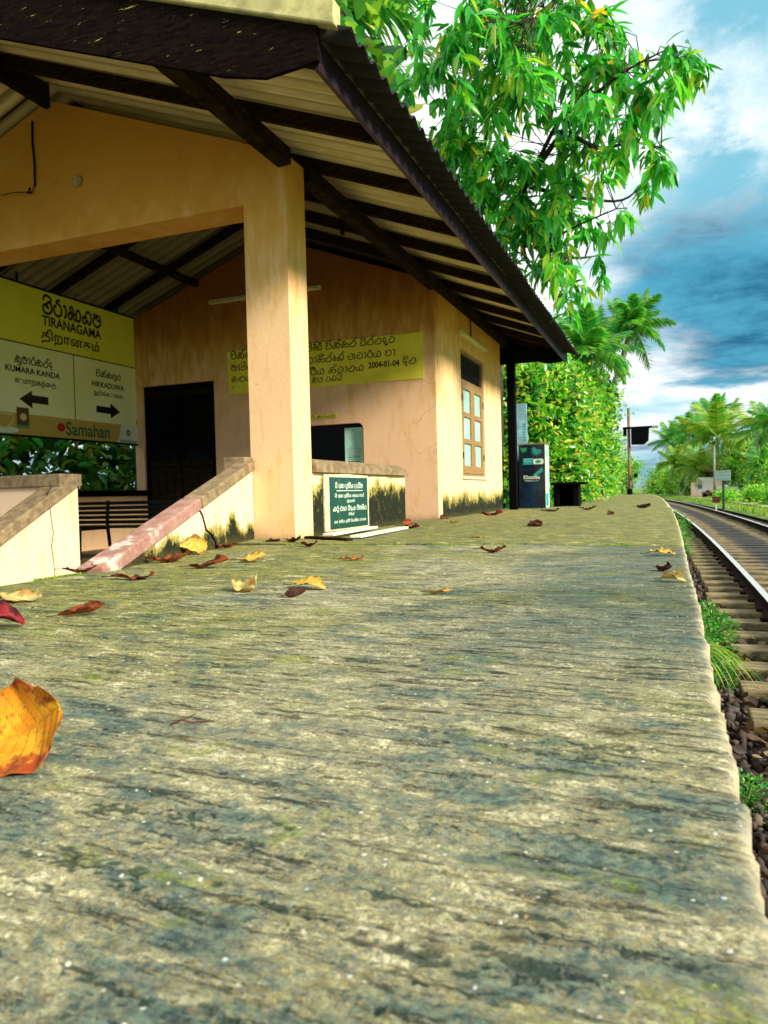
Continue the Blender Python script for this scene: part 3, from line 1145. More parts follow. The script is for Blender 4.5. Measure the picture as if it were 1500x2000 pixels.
# hall floor
mb = MB()
mb.box(BX, -3.2, 5.60, 9.79, -.45, -.345)
mb.build('hall_floor', M_soil, bld)

# office: front wall with door and ticket window
OY = 9.79
win = []
wx0, wx1, wz0, wz1, rr = -5.25, -4.10, .80, 1.41, .09
for cx, cz, a0 in ((wx1 - rr, wz1 - rr, 0), (wx0 + rr, wz1 - rr, 90)):
    for k in range(7):
        a = R(a0 + 15 * k)
        win.append((cx + rr * math.cos(a), cz + rr * math.sin(a)))
win += [(wx0, wz0), (wx1, wz0)]
door = [(-7.97, -.399), (-6.60, -.399), (-6.60, 2.205), (-7.97, 2.205)]
outer = [(BX, -.4), (-7.97, -.4), (-7.97, 2.205), (-6.60, 2.205), (-6.60, -.4), (FX, -.4), (FX, zr(FX) - .02), (RX, zr(RX) - .02), (BX, zr(BX) - .02)]
mb = MB()
mb.prism(outer, 1, OY, OY + .20, holes=[win])
mb.build('office_wall', plaster('roof_shaded_peach_plaster', (.86, .53, .30), roof_shade=(2.2, 3.7)), bld)
# side wall (track side) with window
outer = [(OY + .2, -.4), (13.98, -.4), (13.98, zr(FX) - .02), (OY + .2, zr(FX) - .02)]
hole = [(11.12, .62), (12.62, .62), (12.62, 2.60), (11.12, 2.60)]
mb = MB()
mb.prism(outer, 0, FX - .20, FX, holes=[hole])
mb.build('office_wall', plaster('peach_plaster_side', (.88, .58, .32), moss=(.10, .50)), bld)
mb = MB()
mb.prism([(BX, -.4), (FX - .2, -.4), (FX - .2, zr(FX) - .02), (RX, zr(RX) - .02), (BX, zr(BX) - .02)], 1, 13.78, 13.98)
mb.build('office_wall', M_wall, bld)
mb = MB()
mb.box(BX, BX + .2, OY + .2, 13.78, -.4, zr(BX) - .02)
mb.build('office_wall', M_wall, bld)
mb = MB()
mb.box(BX + .2, FX - .2, OY + .2, 13.78, -.1, 0)
mb.build('office_floor', M_soil, bld)
# back low wall of the hall
mb = MB()
mb.box(BX, BX + .2, 5.945, OY, -.4, .44)
mb.build('low_wall', M_wall, bld)
mb = MB()
mb.box(BX - .04, BX + .24, 5.95, OY - .005, .44, .53)
mb.build('coping', M_black, bld, bevel=.01)  # the shade on this coping is put in as black
# door leaves: dark glossy panels with grille
dr = MB()
dr.box(-7.97, -7.90, OY + .04, OY + .12, -.35, 2.205)
dr.box(-6.67, -6.60, OY + .04, OY + .12, -.35, 2.205)
dr.box(-7.90, -6.67, OY + .04, OY + .12, 2.135, 2.205)
dfr = dr.build('door_frame', M_black, bld, bevel=.005)
for k in range(2):
    x0 = -7.90 + k * .615
    d1 = MB()
    d1.box(x0 + .004, x0 + .611, OY + .06, OY + .10, -.34, 2.13)
    dd = d1.build('door', M_black, bld)
    d2 = MB()
    d2.box(x0 + .09, x0 + .53, OY + .05, OY + .06, .95, 2.0)
    d2.build('pane', M_glassdk, dd)
    for q in range(4):
        d3 = MB()
        d3.box(x0 + .015 + q * .15, x0 + .155 + q * .15, OY + .046, OY + .059, -.30, .88)
        d3.build('board', M_beam, dd, bevel=.004)
    for q in (0.90, 2.02):
        d3 = MB()
        d3.box(x0 + .01, x0 + .605, OY + .040, OY + .059, q, q + .09)
        d3.build('rail', M_beam, dd, bevel=.004)
    h = MB()
    h.tube([(x0 + (.57 if k == 0 else .05), OY + .03, .85), (x0 + (.57 if k == 0 else .05), OY + .03, 1.0)], .012)
    h.build('handle', M_metal_dk, dd)
# ticket window
tw = MB()
tw.box(wx0 - .02, wx1 + .02, OY + .09, OY + .11, wz0 - .02, wz1 + .02)
tw = tw.build('ticket_window', M_glassdk, bld)
sill = MB()
sill.box(wx0 - .05, wx1 + .05, OY - .10, OY - .002, wz0 - .06, wz0 - .001)
sill.build('sill', M_coping, tw, bevel=.008)
pp = MB()
pp.box(-4.43, -4.14, OY + .078, OY + .088, .80, 1.35)
pp = pp.build('notice_sheet', P_paper, tw)
pl = MB()
rr_ = random.Random(3)
for i in range(15):
    z = 1.30 - i * .032
    L = .20 if i > 7 else rr_.uniform(.05, .12)
    cx = -4.285
    pl.box(cx - L / 2, cx + L / 2, OY + .075, OY + .077, z, z + (.012 if i in (12, 14) else .005))
pl.build('print', P_paperink, pp)

# window shutters on the track side
wf = MB()
wx = FX - .055
for (a, b, c, d) in ((11.12, 11.17, .62, 2.60), (12.57, 12.62, .62, 2.60), (11.17, 12.57, 2.55, 2.60), (11.17, 12.57, .62, .66), (11.17, 12.57, 2.09, 2.15)):
    wf.box(wx - .05, wx + .03, a, b, c, d)
wf = wf.build('window', M_shut, bld)
lt = MB()
for i in range(24):
    y = 11.17 + 1.4 * i / 24
    lt.beam((wx - .012, y, 2.15), (wx - .012, min(12.57, y + .23), 2.15 + .40 * min(1, (12.57 - y) / .23)), .008, .006, (1, 0, 0))
    lt.beam((wx - .004, y + .058, 2.55), (wx - .004, min(12.57, y + .058 + .23), 2.55 - .40 * min(1, (12.57 - y - .058) / .23)), .008, .006, (1, 0, 0))
lt.build('lattice', M_lattice, wf)
lt = MB()
lt.box(wx - .05, wx - .03, 11.17, 12.57, 2.15, 2.55)
lt.build('screen', M_black, wf)
for k in range(2):
    y0 = 11.175 + k * .70
    y1 = y0 + .69
    s = MB()
    rows_z = (.66, .80, 1.16, 1.23, 1.55, 1.62, 2.0, 2.085)
    s.box(wx, wx + .045, y0, y0 + .115, .665, 2.085)
    s.box(wx, wx + .045, y1 - .115, y1, .665, 2.085)
    for a, b in ((.665, .79), (1.14, 1.22), (1.56, 1.64), (2.0, 2.085)):
        s.box(wx + .001, wx + .044, y0 + .115, y1 - .115, a, b)
    s = s.build('shutter', M_shut, bld, bevel=.004)
    for a, b in ((.79, 1.14), (1.22, 1.56), (1.64, 2.0)):
        p = MB()
        p.box(wx + .010, wx + .018, y0 + .115, y1 - .115, a, b)
        p.build('pane', M_pane, s)
    for z in (.9, 1.8):
        p = MB()
        p.box(wx + .045, wx + .055, (y0 if k == 0 else y1 - .03), (y0 + .03 if k == 0 else y1), z, z + .1)
        p.build('hinge', M_metal_dk, s)
p = MB()
p.box(FX - .02, FX + .035, 11.08, 12.66, .575, .615)
p.build('window_sill', M_pale, bld, bevel=.005)

# --- roof -------------------------------------------------------------
GY0, GY1 = 3.80, 14.62
EX = -1.61           # outer edge of the sheets
PITCH = .18


def sheet_mesh(sign):
    """one corrugated sheet, 0.9 m (5 waves) wide, ridge to eave, local y from 0"""
    nx, ny = 3, 40
    x_out = EX - RX
    V, F = [], []
    for top in (0, 1):
        for i in range(nx):
            u = x_out * i / (nx - 1)
            for j in range(ny + 1):
                y = .9 * j / ny
                z = zs(RX + u) - zs(RX) + 1.0 * .027 + .027 * math.cos(2 * math.pi * y / PITCH) + (.007 if top else 0)
                V.append((sign * u, y, z))
    m = ny + 1
    o = nx * m
    for i in range(nx - 1):
        for j in range(ny):
            F.append((i * m + j, (i + 1) * m + j, (i + 1) * m + j + 1, i * m + j + 1))
            F.append((o + i * m + j, o + i * m + j + 1, o + (i + 1) * m + j + 1, o + (i + 1) * m + j))
    for j in range(ny):
        F.append(((nx - 1) * m + j, o + (nx - 1) * m + j, o + (nx - 1) * m + j + 1, (nx - 1) * m + j + 1))
    for i in range(nx - 1):
        F.append((i * m, o + i * m, o + (i + 1) * m, (i + 1) * m))
        F.append((i * m + ny, (i + 1) * m + ny, o + (i + 1) * m + ny, o + i * m + ny))
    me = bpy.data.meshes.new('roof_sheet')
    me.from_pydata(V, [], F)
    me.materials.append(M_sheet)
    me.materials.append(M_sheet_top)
    mi = []
    for p in me.polygons:
        vi = list(p.vertices)
        mi.append(1 if all(v >= o for v in vi) or (any(v >= o for v in vi) and any(v < o for v in vi)) else 0)
    me.polygons.foreach_set('material_index', mi)
    me.update()
    bm = bmesh.new()
    bm.from_mesh(me)
    bmesh.ops.recalc_face_normals(bm, faces=bm.faces)
    bm.to_mesh(me)
    bm.free()
    me.polygons.foreach_set('use_smooth', [True] * len(me.polygons))
    return me


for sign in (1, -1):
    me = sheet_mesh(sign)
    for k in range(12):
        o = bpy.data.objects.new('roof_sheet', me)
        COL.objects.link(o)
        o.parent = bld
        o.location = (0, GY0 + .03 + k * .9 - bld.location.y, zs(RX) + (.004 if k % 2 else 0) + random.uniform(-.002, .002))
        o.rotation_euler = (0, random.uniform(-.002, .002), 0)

# rafters, both slopes
for sign in (1, -1):
    x1 = RX + sign * (-1.865 - RX)
    me = None
    for k in range(11):
        y = 4.02 + 1.05 * k
        if me is None:
            mb = MB()
            a = Vector((RX + sign * .03, 0, zr(RX) + .065))
            b = Vector((x1, 0, zr(x1) + .065))
            mb.beam(a, b, .060, .110)
            mb.v = [(v[0] - RX, v[1], v[2] - zr(RX)) for v in mb.v]
            o = mb.build('rafter', M_beam, None, bevel=.004)
            me = o.data
            o.parent = bld
        else:
            o = bpy.data.objects.new('rafter', me)
            COL.objects.link(o)
            o.parent = bld
        o.location = (0, y + random.uniform(-.02, .02) - bld.location.y, zr(RX))
# wall plates, purlins, ridge board
for x in (-3.005, BX - .09):
    mb = MB()
    mb.box(x - .065, x + .065, 3.95, 5.598, zr(x) - .145, zr(x) - .004)
    mb.build('wall_plate', M_beam, bld, bevel=.006)
    mb = MB()
    mb.box(x - .065, x + .065, 5.947, OY - .002, zr(x) - .145, zr(x) - .004)
    mb.build('wall_plate', M_beam, bld, bevel=.006)
    mb = MB()
    mb.box(x - .045, x + .085, OY + .002, 14.5, zr(x) - .145, zr(x) - .022)
    mb.build('wall_plate', M_beam, bld, bevel=.006)
for x in (-6.86,):
    mb = MB()
    mb.box(x - .04, x + .04, 3.95, 5.598, zr(x) - .12, zr(x) - .022)
    mb.build('purlin', M_beam, bld)
    mb = MB()
    mb.box(x - .04, x + .04, 5.947, OY - .002, zr(x) - .12, zr(x) - .022)
    mb.build('purlin', M_beam, bld)
mb = MB()
mb.box(RX - .03, RX + .03, 3.95, 5.598, zr(RX) - .10, zr(RX) + .12)
mb.build('ridge_board', M_beam, bld)
mb = MB()
mb.box(RX - .03, RX + .03, 5.947, OY - .002, zr(RX) - .10, zr(RX) + .12)
mb.build('ridge_board', M_beam, bld)
# fascia boards
for sign in (1, -1):
    xf = RX + sign * (-1.845 - RX)
    mb = MB()
    mb.box(xf - .014, xf + .014, 3.86, 14.55, 2.80, 2.975)
    mb.build('fascia', M_fascia, bld, bevel=.003)
# barge boards (near and far gable) with clipped lower corner
for yb in (3.84, 14.56):
    for sign in (1, -1):
        def X(x):
            return RX + sign * (x - RX)
        poly = [(X(-1.82), 2.835), (X(-1.82), zs(-1.82) + .035), (X(RX), zs(RX) + .035), (X(RX), zs(RX) - .37), (X(-2.45), zs(-2.45) - .345), (X(-2.17), 2.815)]
        mb = MB()
        mb.prism(poly, 1, yb - .016, yb + .016)
        mb.build('barge_board', M_barge, bld, bevel=.003)
        # angle flashing over the board
        poly = [(X(-1.70), zs(-1.70) + .04), (X(-1.70), zs(-1.70) + .185), (X(RX), zs(RX) + .185), (X(RX), zs(RX) + .04)]
        mb = MB()
        s = -1 if yb < 8 else 1
        mb.prism(poly, 1, yb - .045, yb + .045)
        mb.build('barge_flashing', M_cap, bld, bevel=.012)
mb = MB()
mb.prism([(RX - .22, zs(RX) - .02), (RX, zs(RX) + .075), (RX + .22, zs(RX) - .02), (RX + .22, zs(RX) + .02), (RX, zs(RX) + .11), (RX - .22, zs(RX) + .02)], 1, 3.9, 14.5)
mb.build('ridge_cap', M_sheet_top, bld)
# post carrying the far gable
mb = MB()
mb.box(-2.94, -2.79, 14.28, 14.44, .002, 3.16)
mb.build('post', M_black, bld, bevel=.006)
mb = MB()
mb.box(-8.0, -1.9, 14.44, 14.52, 2.86, 3.12)
mb.build('tie_beam', M_black, bld)
mb = MB()
mb.box(-8.0, -7.85, 14.28, 14.44, -.4, 3.16)
mb.build('post', M_black, bld, bevel=.006)


# ------------------------------------------------------------------ lettering
def text_poly(body, bold=0.0):
    """outline of a line of type as (verts2d, faces), measured"""
    cu = bpy.data.curves.new('lettering', 'FONT')
    cu.body = body
    cu.size = 1.0
    cu.offset = bold
    cu.resolution_u = 3
    o = bpy.data.objects.new('lettering', cu)
    COL.objects.link(o)
    bpy.context.view_layer.update()
    me = bpy.data.meshes.new_from_object(o.evaluated_get(bpy.context.evaluated_depsgraph_get()))
    V = [(v.co.x, v.co.y) for v in me.vertices]
    F = [tuple(p.vertices) for p in me.polygons]
    bpy.data.objects.remove(o)
    bpy.data.curves.remove(cu)
    bpy.data.meshes.remove(me)
    return V, F


def spline(P, n=5):
    out = []
    for i in range(len(P) - 1):
        p0 = P[max(i - 1, 0)]
        p1, p2 = P[i], P[i + 1]
        p3 = P[min(i + 2, len(P) - 1)]
        for k in range(n):
            t = k / n
            out.append(tuple(.5 * (2 * p1[j] + (p2[j] - p0[j]) * t + (2 * p0[j] - 5 * p1[j] + 4 * p2[j] - p3[j]) * t * t + (3 * p1[j] - p0[j] - 3 * p2[j] + p3[j]) * t ** 3) for j in (0, 1)))
    out.append(tuple(P[-1]))
    return out


# brush strokes of the Sinhala letters used on the signs: width, strokes
SG = {
    'ta': (1.0, [[(.42, .42), (.30, .62), (.08, .50), (.05, .18), (.30, .0), (.68, .02), (.95, .30), (.92, .66), (.66, .84), (.46, .70), (.50, .46), (.68, .42)]]),
    'ra': (.9, [[(.75, 1.18), (.45, 1.16), (.34, .98), (.60, .90), (.86, .66), (.84, .22), (.55, .0), (.20, .08), (.04, .38), (.14, .70), (.34, .74)]]),
    'na2': (1.5, [[(.30, .40), (.12, .52), (.04, .24), (.20, .02), (.42, .16), (.40, .60), (.22, .82), (.40, 1.0), (.62, .80), (.62, .34), (.74, .04), (.94, .10), (.92, .44), (.74, .44)], [(.92, .30), (1.0, .74), (1.22, .86), (1.42, .60), (1.38, .18), (1.16, .0), (1.04, .10)]]),
    'ga': (1.15, [[(.34, .34), (.22, .52), (.06, .36), (.10, .06), (.34, .02), (.48, .22), (.44, .66), (.58, .94), (.86, .96), (1.06, .66), (1.04, .22), (.82, .0), (.66, .16), (.74, .34)]]),
    'ma': (1.0, [[(.34, .98), (.14, .90), (.20, .70), (.44, .76), (.40, .98)], [(.20, .72), (.04, .40), (.20, .06), (.58, .0), (.90, .24), (.92, .66), (.70, .92), (.50, .84), (.54, .56), (.90, .52)]]),
    'ka': (1.3, [[(.34, .34), (.20, .50), (.05, .34), (.12, .04), (.38, .02), (.52, .24), (.44, .62), (.28, .78), (.42, .96), (.66, .84), (.64, .44)], [(.64, .70), (.86, .82), (1.16, .66), (1.20, .26), (.96, .0), (.74, .12), (.78, .36)]]),
    'da': (.8, [[(.60, .80), (.26, .86), (.06, .58), (.14, .26), (.46, .22), (.56, .40), (.36, .50)], [(.46, .22), (.30, .02), (.44, -.18), (.72, -.12)]]),
    'na': (1.1, [[(.36, .40), (.20, .56), (.05, .40), (.10, .08), (.38, .0), (.78, .04), (1.0, .36), (.94, .74), (.68, .92), (.46, .76), (.50, .54)]]),
    'ha': (1.0, [[(.30, .86), (.10, .76), (.20, .56), (.42, .66)], [(.16, .58), (.04, .26), (.26, .02), (.64, .02), (.92, .30), (.88, .72), (.62, .90), (.44, .76)]]),
    'da2': (1.0, [[(.56, .92), (.24, .90), (.16, .68), (.40, .56), (.10, .42), (.10, .10), (.42, .0), (.84, .10), (.96, .48), (.78, .80), (.64, .64)]]),
    'va': (.95, [[(.42, .54), (.20, .60), (.05, .36), (.16, .06), (.54, .0), (.86, .26), (.86, .68), (.56, .92), (.22, .88)]]),
    'pa': (.95, [[(.10, .92), (.05, .40), (.26, .02), (.66, .02), (.90, .36), (.84, .78), (.60, .92), (.48, .70), (.62, .52)]]),
    'sa': (1.2, [[(.34, .36), (.18, .52), (.05, .30), (.18, .04), (.42, .10), (.48, .46), (.34, .80), (.56, .98), (.74, .72)], [(.50, .40), (.76, .52), (1.06, .54), (1.12, .18), (.86, .0), (.64, .12)]]),
    'sha': (1.1, [[(.24, .96), (.06, .60), (.14, .12), (.46, .02), (.56, .34), (.36, .48)], [(.52, .2), (.76, .02), (1.02, .30), (.94, .76), (.66, .94), (.50, .76)]]),
    'ya': (1.2, [[(.26, .60), (.06, .50), (.10, .08), (.42, .02), (.56, .34), (.52, .64)], [(.54, .2), (.80, .0), (1.10, .28), (1.04, .72), (.78, .92), (.60, .76)]]),
    'la': (1.1, [[(.20, .90), (.05, .46), (.28, .04), (.72, .02), (1.02, .34), (.94, .80), (.66, .88), (.56, .60), (.76, .46)]]),
    'tha': (1.0, [[(.50, .46), (.30, .60), (.08, .40), (.20, .04), (.62, .0), (.94, .30), (.88, .74), (.56, .94), (.26, .84)]]),
    'A': (1.3, [[(.40, .44), (.22, .60), (.05, .36), (.24, .02), (.64, .04), (.84, .40), (.70, .84), (.44, .96)], [(.9, .9), (1.12, .60), (1.10, .2), (.96, .0)]]),
}
MOD = {
    'i': lambda w: [[(.10 * w, .84), (.16 * w, 1.18), (.55 * w, 1.30), (.90 * w, 1.10), (.80 * w, .90)]],
    'I': lambda w: [[(.10 * w, .84), (.16 * w, 1.18), (.55 * w, 1.32), (.92 * w, 1.10), (.74 * w, .98), (.66 * w, 1.14)]],
    'u': lambda w: [[(.80 * w, .06), (.96 * w, -.16), (.70 * w, -.34), (.44 * w, -.24)]],
    'x': lambda w: [[(.70 * w, .88), (.78 * w, 1.24), (1.0 * w, 1.34), (1.04 * w, 1.14)]],
}
SUF = {
    'aa': (.42, [[(.06, .80), (.24, .92), (.34, .60), (.30, .16), (.10, .0)]]),
    'e': (.55, [[(.34, .44), (.16, .48), (.08, .20), (.30, .04), (.46, .28), (.40, .70), (.22, .92)]]),
    'ae': (.5, [[(.05, .86), (.26, .96), (.30, .64), (.12, .50), (.34, .40), (.36, .10), (.10, .0)]]),
    '.': (.35, [[(.12, .04), (.18, .04)]]),
}


def sinhala(words, weight=.15):
    """words: list of space separated tokens such as 'ta:i ra aa'. returns verts2d, faces with cap height 1"""
    V, F = [], []
    x = 0.0

    def stroke(P, ox):
        pts = [(p[0] + ox, p[1]) for p in (spline(P) if len(P) > 2 else P)]
        n = len(pts)
        o = len(V)
        for i in range(n):
            a, b = pts[max(i - 1, 0)], pts[min(i + 1, n - 1)]
            dx, dy = b[0] - a[0], b[1] - a[1]
            l = math.hypot(dx, dy) or 1
            nx, ny = -dy / l * weight / 2, dx / l * weight / 2
            V.append((pts[i][0] + nx, pts[i][1] + ny))
            V.append((pts[i][0] - nx, pts[i][1] - ny))
        for i in range(n - 1):
            F.append((o + 2 * i, o + 2 * i + 1, o + 2 * i + 3, o + 2 * i + 2))
    for w in words:
        for tok in w.split():
            b, *ms = tok.split(':')
            if b in SG:
                wd, st = SG[b]
            else:
                wd, st = SUF[b]
            for s in st:
                stroke(s, x)
            for m in ms:
                for s in MOD[m](wd):
                    stroke(s, x)
            x += wd + .14
        x += .5
    return V, F


class Plane:
    """drawing surface: origin, u (reading direction), v (up), n (towards the reader)"""
    def __init__(s, o, u, v):
        s.o, s.u, s.v = Vector(o), Vector(u), Vector(v)
        s.n = s.u.cross(s.v)

    def p(s, u, v, h):
        return s.o + s.u * u + s.v * v + s.n * h

    def put(s, VF, u0, u1, v0, v1, h=.002, name='lettering', mat=None, parent=None, slope=0.0, base=None):
        V, F = VF
        xs = [p[0] for p in V]
        ys = [p[1] for p in V]
        ax, bx, ay, by = min(xs), max(xs), min(ys), max(ys)
        if base:
            ay, by = base
        mb = MB()
        vs = []
        for p in V:
            t = (p[0] - ax) / (bx - ax)
            vs.append(s.p(u0 + (u1 - u0) * t, v0 + (v1 - v0) * (p[1] - ay) / (by - ay) + slope * t, h))
        mb.add(vs, F)
        o = mb.build(name, mat, parent, fix=False)
        bm = bmesh.new()
        bm.from_mesh(o.data)
        for f_ in bm.faces:
            f_.normal_update()
            if f_.normal.dot(s.n) < 0:
                f_.normal_flip()
        bm.to_mesh(o.data)
        bm.free()
        return o

    def poly(s, pts, h=.002, th=.0, name='print', mat=None, parent=None):
        tri = tessellate_polygon([[Vector((p[0], p[1], 0)) for p in pts]])
        mb = MB()
        mb.add([s.p(p[0], p[1], h) for p in pts], [tuple(t) for t in tri])
        o = mb.build(name, mat, parent, fix=False)
        bm = bmesh.new()
        bm.from_mesh(o.data)
        for f_ in bm.faces:
            f_.normal_update()
            if f_.normal.dot(s.n) < 0:
                f_.normal_flip()
        bm.to_mesh(o.data)
        bm.free()
        return o


def ell(cx, cy, rx, ry, n=28, a0=0, a1=360):
    return [(cx + rx * math.cos(R(a0 + (a1 - a0) * k / n)), cy + ry * math.sin(R(a0 + (a1 - a0) * k / n))) for k in range(n)]


def rect(a, b, c, d):
    return [(a, c), (b, c), (b, d), (a, d)]


# --- station name board -----------------------------------------------------
sg = thing('station_sign', (-8.12, 8.45, 1.29), 'large yellow-green station name board reading TIRANAGAMA hanging in the back opening of the waiting hall', 'sign')
mb = MB()
mb.box(-8.13, -8.10, 7.03, 9.86, 1.29, 3.32)
mb.build('panel', P_signface, sg, bevel=.004)
mb = MB()
for a, b, c, d in ((7.0, 7.03, 1.27, 3.34), (9.86, 9.885, 1.27, 3.34), (7.03, 9.86, 3.32, 3.345), (7.03, 9.86, 1.265, 1.29)):
    mb.box(-8.135, -8.09, a, b, c, d)
mb.build('frame', M_metal_dk, sg)
PS = Plane((-8.10, 0, 0), (0, 1, 0), (0, 0, 1))
PS.poly(rect(7.03, 9.86, 2.512, 2.528), mat=P_ink, parent=sg, name='dividing_line')
PS.poly(rect(8.448, 8.462, 1.58, 2.512), mat=P_ink, parent=sg, name='dividing_line')
PS.put(sinhala(['ta:i ra aa na2 ga ma'], .19), 7.91, 9.05, 3.02, 3.21, mat=P_ink, parent=sg, base=(0, 1))
PS.put(text_poly('TIRANAGAMA', .028), 7.90, 9.04, 2.84, 2.985, mat=P_ink, parent=sg)
PS.put(text_poly('திறானகம்', .02), 7.88, 8.99, 2.585, 2.80, mat=P_ink, parent=sg)
PS.put(sinhala(['ka:u ma aa ra ka na:x da'], .18), 7.41, 8.06, 2.255, 2.345, mat=P_ink, parent=sg, base=(0, 1))
PS.put(text_poly('KUMARA KANDA', .026), 7.26, 8.19, 2.122, 2.205, mat=P_ink, parent=sg)
PS.put(text_poly('குமாறகந்ைத', .015), 7.40, 8.11, 1.955, 2.065, mat=P_ink, parent=sg)
PS.put(sinhala(['ha:i ka:x ka da2:u va'], .18), 8.90, 9.44, 2.275, 2.355, mat=P_ink, parent=sg, base=(0, 1))
PS.put(text_poly('HIKKADUWA', .026), 8.81, 9.51, 2.112, 2.195, mat=P_ink, parent=sg)
PS.put(text_poly('ஹிக்கடுைவ', .015), 8.845, 9.48, 1.96, 2.065, mat=P_ink, parent=sg)
PS.poly([(7.465, 1.77), (7.68, 1.90), (7.68, 1.842), (7.96, 1.842), (7.96, 1.735), (7.68, 1.735), (7.68, 1.66)], mat=P_ink, parent=sg, name='arrow')
PS.poly([(9.40, 1.77), (9.19, 1.89), (9.19, 1.822), (8.887, 1.822), (8.887, 1.722), (9.19, 1.722), (9.19, 1.655)], mat=P_ink, parent=sg, name='arrow')
PS.poly(rect(7.03, 9.86, 1.292, 1.575), mat=P_ochre, parent=sg, name='advert_band')
PS.poly(ell(8.177, 1.44, .075, .062), h=.004, mat=P_red, parent=sg, name='red_dot')
PS.put(text_poly('Samahan', .018), 8.265, 9.155, 1.335, 1.535, h=.004, mat=P_green, parent=sg)
PS.poly([(9.30, 1.292), (9.36, 1.36), (9.42, 1.575), (9.86, 1.575), (9.86, 1.292)], h=.004, mat=P_whitep, parent=sg, name='advert_corner')
PS.poly(ell(9.575, 1.455, .055, .055), h=.006, mat=P_lgreen, parent=sg, name='logo')
PS.poly(ell(9.575, 1.455, .028, .028), h=.008, mat=P_ochre, parent=sg, name='logo')
PS.put(text_poly('Link Natural', .02), 9.385, 9.76, 1.30, 1.345, h=.006, mat=P_green, parent=sg)
PS.poly(rect(9.77, 9.81, 1.60, 1.67), h=.004, mat=P_red, parent=sg, name='logo')
PS.poly(rect(7.41, 7.61, 1.385, 1.655), h=.006, mat=P_brown, parent=sg, name='pack_picture')
PS.poly(ell(7.515, 1.53, .055, .05), h=.008, mat=P_cream, parent=sg, name='pack_picture')
PS.poly(rect(7.41, 7.61, 1.385, 1.42), h=.008, mat=P_lgreen, parent=sg, name='pack_picture')
PS.poly(ell(7.20, 1.345, .24, .045), h=.006, mat=P_whitep, parent=sg, name='cup_picture')
PS.poly([(7.04, 1.56), (7.38, 1.56), (7.33, 1.42), (7.26, 1.36), (7.12, 1.36), (7.04, 1.40)], h=.008, mat=P_cream, parent=sg, name='cup_picture')
PS.poly([(7.05, 1.54), (7.36, 1.54), (7.31, 1.44), (7.24, 1.385), (7.14, 1.385), (7.06, 1.42)], h=.010, mat=P_ochre, parent=sg, name='cup_picture')
mb = MB()
for y in (7.5, 9.4):
    mb.beam((-8.10, y, 3.34), (-8.10, y, 3.95), .03, .01, (1, 0, 0))
mb.build('hanger', M_metal_dk, sg)

# --- painted notice on the office wall --------------------------------------
nb = thing('notice_board', (-4.75, OY - .01, 1.97), 'long yellow notice with black hand-painted lettering dated 2004-01-04 on the office wall', 'notice')
mb = MB()
mb.prism([(-6.33, 1.97), (-3.17, 1.965), (-3.165, 2.605), (-6.34, 2.62)], 1, OY - .012, OY - .003)
mb.build('panel', P_notice, nb)
PN = Plane((0, OY - .012, 0), (1, 0, 0), (0, 0, 1))
PN.put(sinhala(['ha:i ka:x ka', 'sa ta:i', 'va:i ya ta:i', 'ga aa ma:i na2:I', 'da2:i ka:x sa na:x', 'va:i na:x na da:u va']), -6.27, -3.58, 2.50, 2.59, mat=P_ink, parent=nb, base=(0, 1))
PN.put(sinhala(['ma ae ta:i ta:u', 'ma aa', 'e pa ra', 'e da e sha va aa sa:I na:x e ga:x', 'A dha aa ra ya'.replace('dha', 'tha'), 'ha aa']), -6.27, -3.58, 2.32, 2.41, mat=P_ink, parent=nb, base=(0, 1))
PN.put(sinhala(['sa ha ya e na:x', 'sa ka:x', 'u pa'.replace('u ', ''), 'da:u ma:x ra:i ya', 'sa:x tha aa na ya']), -6.27, -4.06, 2.15, 2.235, mat=P_ink, parent=nb, base=(0, 1))
PN.put(text_poly('2004-01-04', .03), -3.99, -3.52, 2.165, 2.255, mat=P_ink, parent=nb)
PN.put(sinhala(['da:i na']), -3.47, -3.27, 2.18, 2.265, mat=P_ink, parent=nb, base=(0, 1))
PN.put(sinhala(['ka la', 'va ga ya:i .']), -4.90, -4.38, 2.035, 2.11, mat=P_ink, parent=nb, base=(0, 1))
PN.poly(rect(-6.25, -6.225, 2.055, 2.075), mat=P_ink, parent=nb, name='dot')

tn = thing('counter_label', (-4.7, OY - .01, 1.5), 'small yellow painted strip of Sinhala words above the ticket window', 'notice')
mb = MB()
mb.prism([(-5.1, 1.50), (-4.50, 1.50), (-4.50, 1.555), (-5.1, 1.56)], 1, OY - .008, OY - .003)
mb.build('panel', P_notice, tn)
PT = Plane((0, OY - .008, 0), (1, 0, 0), (0, 0, 1))
PT.put(sinhala(['pa:u va ra', 'ka va ta ra']), -5.08, -4.53, 1.508, 1.545, mat=P_ink, parent=tn, base=(0, 1))

